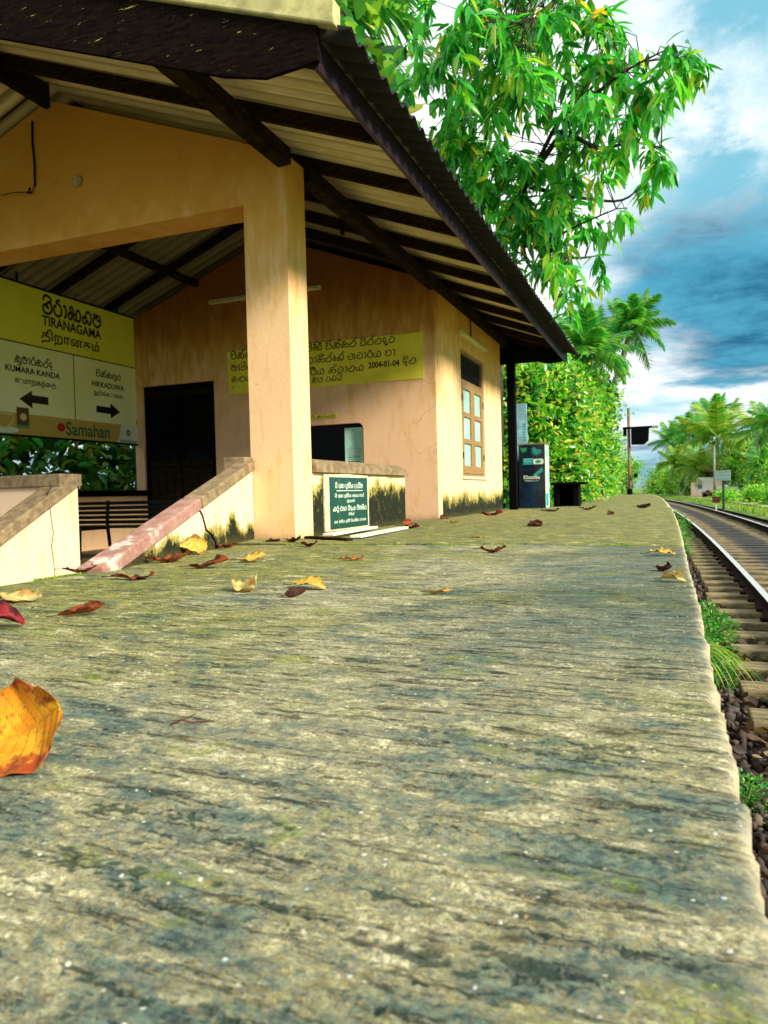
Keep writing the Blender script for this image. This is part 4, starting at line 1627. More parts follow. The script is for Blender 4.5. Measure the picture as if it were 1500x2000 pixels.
# --- green plaque on the mossy side wall ------------------------------------
pq = thing('plaque', (FX, 6.69, .04), 'dark green memorial plaque with white Sinhala text framed in white on the mossy low wall', 'plaque')
mb = MB()
mb.box(FX + .001, FX + .022, 6.15, 7.21, .035, .583)
mb.build('frame', simple('plaque_border', (.66, .56, .34), .7, .25, 12, .2), pq, bevel=.004)
mb = MB()
mb.box(FX + .022, FX + .030, 6.25, 7.16, .055, .548)
mb.build('panel', P_plaque, pq)
PQ = Plane((FX + .030, 0, 0), (0, 1, 0), (0, 0, 1))
for words, a, b, c, d in ((['sha:I', 'la ka aa', 'da:u ma:x ra:i ya', 'da ae na:x va:I ma'], 6.36, 7.03, .445, .485),
                          (['sha:I', 'la ka aa', 'da:u ma:x ra:i ya', 'e sa va ya', 'ma aa na:x'], 6.35, 7.06, .355, .382),
                          (['va:u ha ta ra'], 6.62, 6.82, .305, .328),
                          (['ga ra:u', 'ra aa ja'.replace('ja', 'va'), 'va:i da ya', 'va:i ma ta:i na'], 6.30, 7.12, .225, .262),
                          (['va:i sa:i na:x'], 6.66, 6.80, .175, .195),
                          (['sa ha', 'ma ae da:i na', 'da:u ma:x ra:i', 'va:i ya pa:x ta:i ya', 'sha aa la aa va'], 6.32, 7.10, .11, .132)):
    PQ.put(sinhala(words, .17), a, b, c, d, mat=P_whitep, parent=pq, base=(0, 1))
PQ.poly(rect(6.38, 7.03, .415, .421), mat=P_whitep, parent=pq, name='ruled_line')

# --- lamps and wiring --------------------------------------------------------


def tube_light(y0, y1, x, z, label, axis='Y'):
    c = ((x, (y0 + y1) / 2, z) if axis == 'Y' else ((y0 + y1) / 2, x, z))
    t = thing('tube_light', c, label, 'light', 'fluorescent tube lights on the station walls')
    mb = MB()
    if axis == 'Y':
        mb.box(x, x + .05, y0, y1, z - .03, z + .035)
    else:
        mb.box(y0, y1, x - .05, x, z - .03, z + .035)
    mb.build('fitting', M_tube, t, bevel=.006)
    mb = MB()
    if axis == 'Y':
        mb.tube([(x + .068, y0 + .04, z - .015), (x + .068, y1 - .04, z - .015)], .016, 10)
    else:
        mb.tube([(y0 + .04, x - .068, z - .015), (y1 - .04, x - .068, z - .015)], .016, 10)
    mb.build('tube', M_tube, t, smooth=True)
    for q in (y0 + .01, y1 - .03):
        mb = MB()
        if axis == 'Y':
            mb.box(x + .05, x + .085, q, q + .02, z - .035, z + .01)
        else:
            mb.box(q, q + .02, x - .085, x - .05, z - .035, z + .01)
        mb.build('socket', M_tube, t)
    return t


tube_light(11.02, 12.62, FX + .002, 2.82, 'yellowed tube light above the shuttered window outside', 'Y')
tube_light(-6.60, -5.20, OY - .002, 3.40, 'dim tube light above the door inside the hall, partly hidden by the column', 'X')
tube_light(-5.05, -4.70, OY - .002, 3.40, 'short tube light end just right of the column inside the hall', 'X')
cb = MB()
cb.tube([(FX + .012, 11.75, 2.86), (FX + .010, 11.76, 3.0), (FX + .012, 11.75, 3.20)], .010, 6)
c0 = cb.build('cable', M_beam, None, smooth=True)
tag(c0, 'brown cable running up the wall above the outside tube light', 'cable')

bh = thing('bulb_holder', (-3.30, 7.43, 3.2), 'black bulb holder dangling on a short wire under the eave beside the column', 'lamp holder')
mb = MB()
mb.tube([(-3.32, 7.42, 3.40), (-3.31, 7.42, 3.33), (-3.30, 7.43, 3.30)], .004, 6)
mb.build('wire', M_black, bh)
mb = MB()
mb.tube([(-3.30, 7.43, 3.305), (-3.30, 7.43, 3.295), (-3.30, 7.43, 3.265), (-3.30, 7.43, 3.225), (-3.30, 7.43, 3.215)], [.010, .022, .020, .026, .018], 12)
mb.build('socket', M_black, bh, smooth=True)

so = thing('wall_socket', (-5.23, 5.60, 3.43), 'round cream ceiling-rose socket fixed high on the gable wall', 'socket')
mb = MB()
mb.tube([(-5.23, 5.60, 3.43), (-5.23, 5.575, 3.43), (-5.23, 5.565, 3.43)], [.058, .055, .044], 20)
mb.build('base_plate', simple('old_bakelite', (.36, .26, .11), .5, .2, 20), so)
mb = MB()
mb.tube([(-5.23, 5.565, 3.43), (-5.23, 5.55, 3.43)], [.036, .030], 16)
mb.build('cover', simple('old_bakelite_cover', (.42, .32, .14), .5, .2, 20), so)
mb = MB()
for q in (-.014, .0, .014):
    mb.tube([(-5.23 + q, 5.552, 3.43), (-5.23 + q, 5.546, 3.43)], .0035, 6)
mb.build('pin_hole', M_black, so)

ca = MB()
ca.tube([(-5.76, 5.586, 4.10), (-5.77, 5.588, 3.9), (-5.75, 5.585, 3.70), (-5.755, 5.586, 3.48), (-5.79, 5.575, 3.41), (-5.82, 5.56, 3.40), (-5.80, 5.57, 3.46)], .010, 6)
ca.tube([(-5.79, 5.575, 3.41), (-5.88, 5.56, 3.425), (-6.02, 5.55, 3.44), (-6.14, 5.54, 3.43), (-6.16, 5.54, 3.45)], .0045, 6)
c0 = ca.build('cable', M_metal_dk, None, smooth=True)
tag(c0, 'loose black cable hanging down the gable wall with a bent bare end', 'cable')

# --- slatted bench in the hall ------------------------------------------------
be = thing('bench', (-6.4, 7.55, -.345), 'dark slatted bench standing in the waiting hall behind the entrance walls', 'bench')
for i, z in enumerate((.345, .285, .225, .165, .105)):
    mb = MB()
    mb.box(-7.5, -5.3, 7.50 - i * .006, 7.525 - i * .006, z - .021, z + .021)
    mb.build('back_slat', M_benchmat, be, bevel=.003)
for i in range(5):
    mb = MB()
    mb.box(-7.5, -5.3, 7.42 - i * .085, 7.485 - i * .085, .045, .065)
    mb.build('seat_slat', M_benchmat, be, bevel=.003)
for x in (-7.35, -6.75, -5.45):
    mb = MB()
    mb.tube([(x, 7.56, .38), (x, 7.53, .1), (x, 7.58, -.34)], .022, 8)
    mb.tube([(x, 7.06, .05), (x, 7.04, -.34)], .020, 8)
    mb.tube([(x, 7.52, .03), (x, 7.06, .03)], .018, 8)
    mb.build('leg', M_metal_dk, be)
for x in (-7.35, -5.45):
    mb = MB()
    mb.tube([(x, 7.51, .22), (x, 7.3, .25), (x, 7.10, .24), (x, 7.06, .04)], .015, 8)
    mb.build('armrest', M_metal_dk, be, smooth=True)

# --- advertisement box and things by the post --------------------------------
ab = thing('advert_box', (-2.65, 15.55, 0), 'tall dark blue advertising box printed Khomba with fern leaves, standing past the roof post', 'advert box')
mb = MB()
mb.box(-2.93, -2.385, 15.30, 15.80, .002, 1.31)
mb.build('body', M_boxside, ab, bevel=.006)
mb = MB()
mb.box(-2.925, -2.395, 15.285, 15.299, .01, 1.30)
mb.build('front_panel', P_navy, ab)
mb = MB()
mb.box(-2.95, -2.37, 15.28, 15.82, 1.311, 1.335)
mb.build('lid', M_coping, ab, bevel=.004)
mb = MB()
mb.box(-2.384, -2.378, 15.34, 15.56, .05, .30)
mb.build('side_print', P_teal, ab)
PB = Plane((0, 15.285, 0), (1, 0, 0), (0, 0, 1))


def fern(cx, cz, s, rot, mat):
    for k in range(9):
        a = R(rot + (k - 4) * 24)
        L = s * (1 - .06 * abs(k - 4))
        dx, dz = math.cos(a), math.sin(a)
        PB.poly([(cx, cz), (cx + dx * L * .5 - dz * L * .10, cz + dz * L * .5 + dx * L * .10), (cx + dx * L, cz + dz * L), (cx + dx * L * .5 + dz * L * .10, cz + dz * L * .5 - dx * L * .10)], mat=mat, parent=ab, name='fern_print', h=.002 + .0006 * k)


fern(-2.55, 1.21, .17, 245, P_teal)
fern(-2.82, 1.24, .11, 270, P_lgreen)
PB.poly([(-2.84, .90), (-2.62, .90), (-2.62, 1.03), (-2.84, 1.03)], mat=P_teal, parent=ab, name='label_print')
PB.poly(rect(-2.83, -2.63, 1.01, 1.022), h=.004, mat=P_cyan, parent=ab, name='label_print')
PB.put(text_poly('Khomba', .01), -2.82, -2.66, .955, .992, h=.004, mat=P_cyan, parent=ab)
PB.poly([(-2.63 + .21 * t[0], .905 + .11 * t[1]) for t in ((.1, 0), (.9, 0), (1, .2), (1, .8), (.9, 1), (.1, 1), (0, .8), (0, .2))], h=.006, mat=P_whitep, parent=ab, name='soap_print')
PB.poly(ell(-2.525, .96, .055, .036), h=.008, mat=P_teal, parent=ab, name='soap_print')
PB.put(text_poly('Khomba', .02), -2.83, -2.50, .60, .685, h=.004, mat=P_whitep, parent=ab)
PB.put(text_poly('Original', .01), -2.81, -2.66, .548, .585, h=.004, mat=P_whitep, parent=ab)
PB.put(text_poly('Herbal', .0), -2.65, -2.53, .555, .58, h=.004, mat=P_cyan, parent=ab)
PB.poly([(-2.64, .69), (-2.45, .84), (-2.43, .76), (-2.60, .64)], mat=P_teal, parent=ab, name='label_print')

bb = thing('blue_board', (-2.9, 15.95, 0), 'narrow pale blue upright board standing behind the advertising box', 'board')
mb = MB()
mb.box(-3.2, -2.86, 15.93, 15.96, 1.0, 2.24)
mb.build('panel', M_blueb, bb, bevel=.004)
mb = MB()
mb.box(-3.1, -3.05, 15.965, 16.0, 0, 2.2)
mb.box(-2.95, -2.91, 15.965, 16.0, 0, 2.2)
mb.build('support', M_metal_dk, bb)
PBB = Plane((0, 15.93, 0), (1, 0, 0), (0, 0, 1))
for k in range(7):
    PBB.poly(rect(-2.95, -2.89, 1.45 + k * .055, 1.47 + k * .055), mat=P_teal, parent=bb, name='print')

sb = thing('stone_bench', (-2.1, 16.6, 0), 'black weathered concrete bench at the hedge beyond the advertising box', 'bench')
mb = MB()
mb.box(-2.45, -1.72, 16.35, 16.95, .47, .53)
mb.build('seat', M_black, sb, bevel=.012)
mb = MB()
mb.box(-2.40, -2.28, 16.42, 16.88, .001, .47)
mb.build('leg', M_black, sb, bevel=.01)
mb = MB()
mb.box(-1.98, -1.86, 16.42, 16.88, .001, .47)
mb.build('leg', M_black, sb, bevel=.01)
mb = MB()
mb.box(-2.28, -1.98, 16.80, 16.87, .001, .47)
mb.build('back_panel', M_black, sb)

# --- planks lying by the mossy wall ------------------------------------------
for nm, lb, pts, zz_ in (('plank', 'long white painted plank lying nearest the track below the green plaque', ((-2.44, 5.60), (-2.50, 6.95)), .030),
                         ('plank', 'short white painted plank lying against the mossy wall under the plaque', ((-2.70, 5.62), (-2.76, 6.78)), .045)):
    mb = MB()
    mb.beam((pts[0][0], pts[0][1], zz_), (pts[1][0], pts[1][1], zz_ + .004), .10, .022)
    tag(mb.build(nm, M_white, None, bevel=.003), lb, 'plank', 'white planks by the wall')
mb = MB()
mb.beam((-2.42, 5.44, .014), (-2.95, 5.72, .016), .07, .026)
tag(mb.build('timber_block', M_beam, None, bevel=.004), 'dark timber batten under the near ends of the white planks', 'batten')

# --- railway signal on the platform far end ----------------------------------
sx = -2.02
s_ = thing('signal_post', (sx, 41, -.1), 'timber semaphore signal post with black arm box rising beside the hedge at the platform end', 'signal')
mb = MB()
mb.tube([(sx, 41, -.1), (sx, 41, 1.5), (sx, 41, 4.55)], [.10, .09, .075], 8)
mb.build('post', M_postwood, s_, smooth=True)
mb = MB()
mb.tube([(sx, 41, -.1), (sx, 41, .3)], .15, 8)
mb.build('base_plate', M_black, s_)
mb = MB()
mb.prism([(sx + .12, 3.45), (sx + .12, 2.62), (sx + .75, 2.60), (sx + .98, 2.80), (sx + 1.02, 3.45)], 1, 40.82, 40.95)
mb.build('arm_box', M_black, s_)
mb = MB()
mb.box(sx - .30, sx + 1.16, 40.86, 40.92, 3.44, 3.56)
mb.build('arm', M_black, s_)
mb = MB()
mb.box(sx + 1.16, sx + 1.46, 40.86, 40.92, 3.42, 3.56)
mb.build('arm_tip', M_whitegrey if 'M_whitegrey' in globals() else M_pole, s_)
mb = MB()
mb.box(sx - .28, sx - .1, 40.82, 40.95, 3.1, 3.5)
mb.build('lamp_box', M_black, s_)
mb = MB()
mb.tube([(sx + .3, 40.9, .9), (sx + .34, 40.9, 1.1)], .1, 8)
mb.build('lever', M_black, s_)

# --- small sign post right of the track ---------------------------------------
sp_ = thing('marker_sign', (2.36, 39, -.85), 'dark post carrying a pale blank rectangular plate beside the right-hand rail', 'sign')
mb = MB()
mb.tube([(2.36, 39, -.9), (2.36, 39, .2), (2.37, 39, 1.05)], .055, 8)
mb.build('post', M_postgreen, sp_)
mb = MB()
mb.box(1.97, 2.68, 38.90, 38.94, .60, 1.08)
mb.build('plate', simple('pale_plate', (.20, .28, .26), .6, .15, 3), sp_, bevel=.01)
mb = MB()
for q in (.68, .84, 1.0):
    mb.box(2.05, 2.60, 38.895, 38.899, q, q + .02)
mb.build('print', P_teal, sp_)
rb = thing('red_board', (2.05, 39.3, -.85), 'small maroon square board low beside the marker sign post', 'board')
mb = MB()
mb.box(1.88, 2.22, 39.28, 39.33, -.47, -.17)
mb.build('plate', M_redbox, rb)
mb = MB()
mb.box(2.02, 2.08, 39.33, 39.37, -.9, -.2)
mb.build('post', M_white, rb)


# ------------------------------------------------------------------ vegetation
def leaf_template(L=1.0, W=.2, segs=4, fold=.25, droop=.25, widths=None):
    """leaf along +X, normal +Z; returns V (n,3), F (m,4)"""
    ws = widths or [math.sin(math.pi * min(1, max(0, .03 + .97 * k / segs)) ** .8) for k in range(segs + 1)]
    V, F = [], []
    for k in range(segs + 1):
        t = k / segs
        w = W * ws[k] * .5 + .003
        z = -droop * t * t
        V += [(t * L, -w, (z + fold * w)), (t * L, 0, z), (t * L, w, (z + fold * w))]
    for k in range(segs):
        a = 3 * k
        F += [(a, a + 1, a + 4, a + 3), (a + 1, a + 2, a + 5, a + 4)]
    return np.array(V), np.array(F)


def frames(D, roll):
    """rotation matrices with local X along D, Z as up as possible, then rolled"""
    D = D / np.linalg.norm(D, axis=1, keepdims=True)
    U = np.tile(np.array([0, 0, 1.0]), (len(D), 1))
    par = np.abs(D[:, 2]) > .98
    U[par] = (1, 0, 0)
    Y = np.cross(U, D)
    Y /= np.linalg.norm(Y, axis=1, keepdims=True)
    Z = np.cross(D, Y)
    c, s = np.cos(roll)[:, None], np.sin(roll)[:, None]
    Y2 = Y * c + Z * s
    Z2 = Z * c - Y * s
    return np.stack([D, Y2, Z2], -1)


def scatter(tV, tF, P, Rm, S):
    V = np.einsum('nij,kj->nki', Rm, tV) * S[:, None, None] + P[:, None]
    F = (np.arange(len(P))[:, None, None] * len(tV) + tF[None]).reshape(-1, tF.shape[1])
    return V.reshape(-1, 3), F


# --- mango tree ---------------------------------------------------------------
TM = leaf_template(1, .235, 5, .35, .28, [.05, .7, 1, .9, .55, .02])
TM2 = leaf_template(1, .25, 5, .5, .10, [.05, .75, 1, .95, .6, .02])
LOBES = [(-2.44, 9.42, 6.32, .59), (-1.85, 9.82, 6.53, .67), (-1.38, 11.28, 7.12, .68), (-0.76, 10.71, 6.78, .42), (-1.8, 9.44, 5.6, .71), (-1.14, 10.33, 5.84, .69), (-0.49, 10.45, 5.95, .47), (0.02, 9.62, 5.52, .34), (0.28, 11.11, 6.13, .24), (-0.69, 9.5, 4.89, .45), (-1.54, 10.22, 5.12, .69), (-2.38, 10.54, 5.72, .66), (-3.01, 10.32, 5.45, .45), (-2.67, 10.73, 5.12, .6), (-2.07, 11.12, 4.86, .69), (-1.39, 11.69, 5.11, .5), (-0.41, 9.94, 5.29, .36), (-0.19, 10.89, 5.49, .28), (-2.14, 11.01, 4.01, .50), (-1.4, 9.96, 3.78, .32), (-1.11, 9.2, 3.19, .2), (-0.97, 11.73, 3.71, .24), (-0.56, 9.98, 3.86, .2), (-0.03, 10.02, 4.52, .10), (-0.25, 11.52, 4.74, .10), (-1.81, 10.72, 3.29, .40), (-1.44, 10.43, 2.96, .22), (-1.75, 10.9, 4.45, .4), (-1.5, 10.4, 4.25, .3), (-1.65, 10.2, 3.55, .3), (-1.25, 10.6, 3.3, .25), (-1.05, 11.0, 4.3, .25), (-1.55, 11.2, 3.9, .3), (0.01, 9.28, 4.94, .22), (0.41, 11.04, 6.16, .12), (-0.18, 10.17, 4.77, .12), (-0.7, 9.44, 4.37, .25),
         (-3.3, 11.5, 7.2, .7), (-2.2, 11.6, 7.8, .8), (-1.2, 11.2, 8.0, .7), (-2.0, 10.0, 7.4, .6), (-1.05, 10.0, 7.3, .4), (-3.2, 12.4, 6.0, .7), (-2.6, 12.6, 5.0, .7)]
mango = thing('mango_tree', (-3.6, 15.6, -.1), 'tall mango tree with drooping glossy leaves leaning over the station roof', 'tree')
r = np.random.default_rng(21)
cl_pos, cl_lobe = [], []
for li, (x, y, z, rad) in enumerate(LOBES):
    n = max(3, int(round(40 * rad ** 1.75)))
    for k in range(n):
        d = r.normal(size=3)
        d /= np.linalg.norm(d)
        rr = rad * r.random() ** .45
        cl_pos.append((x + d[0] * rr, y + d[1] * rr * 1.25, z + d[2] * rr * .95))
        cl_lobe.append(li)
# nothing hangs in under the eave
ok = [not (c[0] > -2.1 and c[2] - .38 < 1.55 * -c[0] + .42 and c[2] < 4.2) for c in cl_pos]
cl_pos = [c for c, k in zip(cl_pos, ok) if k]
cl_pos = np.array(cl_pos)
P, D, S, RL = [], [], [], []
for c in cl_pos:
    m = r.integers(8, 14)
    a = r.uniform(0, 2 * np.pi, m)
    dn = r.uniform(-2.2, -.25, m)
    up_ = r.random(m) < .12
    dn[up_] = r.uniform(-.2, .4, up_.sum())
    P.append(c + r.normal(0, .045, (m, 3)) - np.array([0, 0, 1]) * r.uniform(0, .09, (m, 1)))
    D.append(np.stack([np.cos(a), np.sin(a), dn], -1))
    S.append(r.uniform(.20, .36, m))
    RL.append(r.normal(0, .5, m))
P, D, S, RL = np.concatenate(P), np.concatenate(D), np.concatenate(S), np.concatenate(RL)
RM = frames(D, RL)
# the 300 nearest leaves that hang in view are single leaves
dist = np.linalg.norm(P - np.array([0, 0, CAM_H]), axis=1) + 0.0 * S
vis = (P[:, 2] < .38 + .62 * P[:, 1] + .2)
order = np.argsort(np.where(vis, dist - 4 * S, 1e9))
pick = np.zeros(len(P), bool)
pick[order[:300]] = True
half = (r.random(len(P)) < .5) & ~pick
V1, F1 = scatter(*TM, P[~pick & ~half], RM[~pick & ~half], S[~pick & ~half])
V2, F2 = scatter(*TM2, P[half], RM[half], S[half])
np_mesh('foliage', np.vstack([V1, V2]), np.vstack([F1, F2 + len(V1)]), M_mango, mango, smooth=True, kind='stuff')
lm = bpy.data.meshes.new('leaf')
lm.from_pydata([tuple(v) for v in TM[0]], [], [tuple(int(i) for i in q) for q in TM[1]])
lm.materials.append(M_mango)
lm.polygons.foreach_set('use_smooth', [True] * len(lm.polygons))
for i in np.nonzero(pick)[0]:
    o = bpy.data.objects.new('leaf', lm)
    COL.objects.link(o)
    o.parent = mango
    Mx = Matrix([list(map(float, row)) for row in RM[i]]).to_4x4()
    Mx = Matrix.Translation(Vector(P[i]) - mango.location) @ Mx @ Matrix.Scale(float(S[i]), 4)
    o.matrix_local = Mx
# limbs and twigs
mb = MB()


def limb(pts, r0, r1, n=7):
    pts = spline3(pts)
    k = len(pts)
    mb.tube(pts, [r0 + (r1 - r0) * i / (k - 1) for i in range(k)], n)
    return pts


def spline3(P, n=5):
    out = []
    for i in range(len(P) - 1):
        p0, p1, p2, p3 = Vector(P[max(i - 1, 0)]), Vector(P[i]), Vector(P[i + 1]), Vector(P[min(i + 2, len(P) - 1)])
        for k in range(n):
            t = k / n
            out.append(.5 * (2 * p1 + (p2 - p0) * t + (2 * p0 - 5 * p1 + 4 * p2 - p3) * t * t + (3 * p1 - p0 - 3 * p2 + p3) * t ** 3))
    out.append(Vector(P[-1]))
    return out


TR = [(-3.6, 15.6, -.1), (-3.5, 15.5, 1.6), (-3.4, 15.2, 3.0)]
limb(TR, .26, .19, 10)
mb.build('trunk', M_bark, mango, smooth=True)
mb = MB()
main = [
    [(-3.4, 15.2, 3.0), (-3.0, 14.0, 4.3), (-2.6, 12.4, 4.7), (-1.9, 11.2, 5.0), (-1.2, 10.4, 5.35), (-.6, 10.1, 5.65), (.0, 9.9, 5.75)],
    [(-3.0, 14.0, 4.3), (-2.9, 12.6, 5.4), (-2.5, 11.2, 6.1), (-2.0, 10.0, 6.4), (-1.5, 9.5, 6.3)],
    [(-3.2, 14.6, 3.7), (-3.2, 13.0, 6.0), (-2.6, 11.8, 7.2), (-1.5, 11.3, 7.6)],
    [(-2.6, 12.4, 4.7), (-2.1, 11.6, 4.2), (-1.7, 10.9, 3.9), (-1.2, 10.2, 3.85), (-.6, 10.0, 3.95)],
    [(-1.9, 11.2, 5.0), (-1.4, 10.8, 5.6), (-.9, 10.6, 6.0), (-.3, 10.7, 6.1), (.25, 11.0, 6.2)],
    [(-1.2, 10.4, 5.2), (-.8, 10.1, 4.8), (-.4, 10.0, 4.75), (-.05, 10.0, 4.62)],
    [(-1.9, 11.2, 4.9), (-1.2, 11.4, 4.7), (-.6, 11.5, 4.6), (-.25, 11.5, 4.85)],
    [(-2.1, 11.6, 4.2), (-1.9, 11.0, 3.7), (-1.6, 10.5, 3.35), (-1.2, 9.8, 3.3)],
    [(-1.7, 10.9, 3.9), (-1.3, 11.3, 3.8), (-.97, 11.7, 3.9)],
    [(-2.5, 11.2, 6.1), (-3.0, 10.6, 5.9)],
]
nodes = []
for i, q in enumerate(main):
    s = limb(q, .085 if i == 0 else (.06 if i < 3 else .035), .008)
    nodes += s[3:]
mb.build('limb', M_bark, mango, smooth=True)
nod = np.array([tuple(p) for p in nodes])
mb = MB()
for c in cl_pos:
    d = nod - c
    dd = np.linalg.norm(d, axis=1) + r.random(len(nod)) * .25
    j = int(np.argmin(dd))
    a, b = Vector(nod[j]), Vector(c)
    mid = a.lerp(b, .55) + Vector(r.normal(0, .07, 3)) + Vector((0, 0, .05))
    if (a - b).length > 1.6:
        a = b + (a - b).normalized() * 1.2
    mb.tube([a, mid, b, b + Vector((0, 0, -.03))], [.009, .006, .0035, .003], 4, caps=False)
mb.build('twigs', M_bark, mango, smooth=True, fix=False, kind='stuff')


# --- generic leafy plants -------------------------------------------------------
TB = leaf_template(1, .46, 3, .3, .15, [.1, .85, .9, .03])
TA = leaf_template(1, .62, 4, .2, .12, [.12, .6, 1, .9, .10])
TT = (np.array([(0, 0, 0), (.5, .28, .05), (1, 0, -.05), (.5, -.28, .05)]), np.array([(0, 1, 2, 3)]))


def bush(name, label, cat, lobes, nleaf, size, mat, group=None, tmpl=TB, rnd=1, stem_r=.05, hang=0.0, base=None, kindname='foliage', inner=.35):
    """lobes: (x,y,z,rx,ry,rz). leaves sit in ragged clumps near each lobe's surface"""
    r = np.random.default_rng(rnd)
    c0 = lobes[0]
    bz = base if base is not None else min(l[2] - l[5] for l in lobes)
    t = thing(name, (c0[0], c0[1], bz), label, cat, group)
    vol = np.array([l[3] * l[4] + l[4] * l[5] + l[3] * l[5] for l in lobes])
    L = np.array(lobes)
    ncl = max(8, nleaf // 22)
    w = r.choice(len(lobes), ncl, p=vol / vol.sum())
    d = r.normal(size=(ncl, 3))
    d /= np.linalg.norm(d, axis=1, keepdims=True)
    rad = r.random(ncl) ** .30 * r.choice([.78, .95, 1.12, 1.30], ncl, p=[.3, .35, .25, .10])
    C = L[w, :3] + d * L[w, 3:6] * rad[:, None]
    k = r.integers(0, ncl, nleaf)
    sp = size * 1.5
    P = C[k] + r.normal(0, sp, (nleaf, 3)) * np.array([1, 1, .7])
    P[:, 2] = np.maximum(P[:, 2], bz + .02)
    D = d[k] * .7 + r.normal(0, .6, (nleaf, 3)) + np.array([0, 0, .25 - hang])
    S = size * r.uniform(.6, 1.35, nleaf)
    V, F = scatter(*tmpl, P, frames(D, r.normal(0, .7, nleaf)), S)
    np_mesh(kindname, V, F, mat, t, smooth=False, kind='stuff')
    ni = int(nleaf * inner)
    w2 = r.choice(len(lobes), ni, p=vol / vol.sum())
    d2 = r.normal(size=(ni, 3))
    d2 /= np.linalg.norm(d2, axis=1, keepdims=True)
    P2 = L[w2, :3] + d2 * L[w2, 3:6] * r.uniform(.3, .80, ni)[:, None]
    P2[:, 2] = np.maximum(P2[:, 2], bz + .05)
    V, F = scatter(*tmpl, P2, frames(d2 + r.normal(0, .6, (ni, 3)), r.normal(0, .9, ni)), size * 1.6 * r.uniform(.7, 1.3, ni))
    np_mesh('inner_shade_foliage', V, F, M_shade, t, smooth=False, kind='stuff')  # darker leaves paint the shade inside each crown
    m = MB()
    for q in range(min(9, 2 + len(lobes))):
        l = lobes[q % len(lobes)]
        m.tube([(l[0] + r.uniform(-.2, .2) * l[3], l[1] + r.uniform(-.2, .2) * l[4], bz), (l[0] + r.uniform(-.3, .3) * l[3], l[1] + r.uniform(-.3, .3) * l[4], l[2]),
                (l[0] + r.uniform(-.5, .5) * l[3], l[1] + r.uniform(-.5, .5) * l[4], l[2] + l[5] * .6)], [stem_r, stem_r * .7, stem_r * .3], 6)
    m.build('trunk' if stem_r > .08 else 'stem', M_bark, t, smooth=True)
    return t


HG = 'tall shrubs forming the green wall beyond the station'
bush('shrub', 'dense broad-leaved shrub right behind the advertising box and under the roof end', 'shrub',
     [(-4.2, 17.9, 1.2, 1.1, 1.0, 1.5), (-3.9, 18.0, 2.6, 1.2, 1.0, 1.1), (-3.2, 18.2, 1.0, .7, .7, 1.1)], 5200, 0.182, M_hedge, HG, rnd=1)
bush('shrub', 'sunlit yellow-green shrub over the black concrete bench', 'shrub',
     [(-2.95, 19.6, 1.9, .9, 1.2, 1.6), (-2.8, 19.0, .9, .75, 1.0, .8), (-3.2, 20.0, 2.9, 1.0, 1.0, .9)], 8400, 0.168, M_hedge, HG, rnd=2)
bush('shrub', 'rounded bright shrub in the middle of the hedge wall left of the signal', 'shrub',
     [(-3.1, 23.0, 1.8, 1.0, 1.8, 1.9), (-3.4, 23.5, 3.3, 1.0, 1.6, 1.1), (-2.8, 22.0, .6, .7, 1.4, .7)], 8400, 0.168, M_hedge, HG, rnd=3)
bush('shrub', 'tall vine-covered shrub further along the hedge wall, left of the signal post', 'shrub',
     [(-3.2, 28.0, 2.0, 1.0, 2.4, 2.1), (-3.5, 28.5, 3.9, 1.0, 2.0, 1.2)], 7200, 0.182, M_bushy, HG, rnd=4)
bush('shrub', 'darker leafy shrub directly behind the signal post', 'shrub',
     [(-3.5, 35.0, 2.3, 1.2, 3.5, 2.4), (-3.9, 36.0, 4.7, 1.2, 2.8, 1.5), (-2.8, 32.6, 4.3, .8, 1.3, 1.1)], 7200, 0.210, M_bushy, HG, rnd=5)
bush('shrub', 'last narrow shrub of the hedge wall just past the signal', 'shrub',
     [(-4.3, 45.0, 1.6, 1.2, 4.5, 1.9), (-5.2, 46.0, 3.3, 1.1, 3.5, 1.3)], 6400, 0.238, M_bushy, HG, rnd=6)
bush('shade_tree', 'broad dark green tree behind the station roof end', 'tree',
     [(-7.5, 20.0, 4.0, 2.8, 2.5, 3.2), (-5.2, 21.0, 3.4, 1.6, 2.0, 2.4), (-5.8, 22.0, 5.6, 1.9, 2.0, 1.5)], 8400, 0.224, M_hedge, None, rnd=7, stem_r=.16, base=-.1)
# almond tree above the roof
bush('almond_tree', 'almond tree with big round leaves showing above the near end of the roof', 'tree',
     [(-5.6, 13.2, 7.6, .9, .8, 1.4), (-4.7, 12.6, 6.2, .55, .6, .45), (-4.0, 12.4, 5.6, .45, .5, .55), (-4.1, 12.3, 6.25, .28, .4, .25), (-3.4, 12.5, 4.9, .5, .5, .45), (-5.5, 13, 9.0, .9, .8, .8)], 560, .34, M_almond, None, tmpl=TA, rnd=8, stem_r=.10, base=-.3, inner=0.12)
# trees seen through the hall's back opening
bush('shade_tree', 'dark leafy tree seen through the hall below the name board, left of the door', 'tree',
     [(-11.5, 11.0, 1.0, .9, 1.6, 1.1), (-11.8, 14.0, 1.1, 1.0, 1.7, 1.3), (-11.4, 8.5, .9, .9, 1.5, 1.1), (-12, 12.5, 3.0, 1.3, 3.4, 1.6), (-12.0, 18, 1.5, 1.4, 2.4, 2.0)], 6500, .24, M_almond, None, rnd=9, base=-.36)

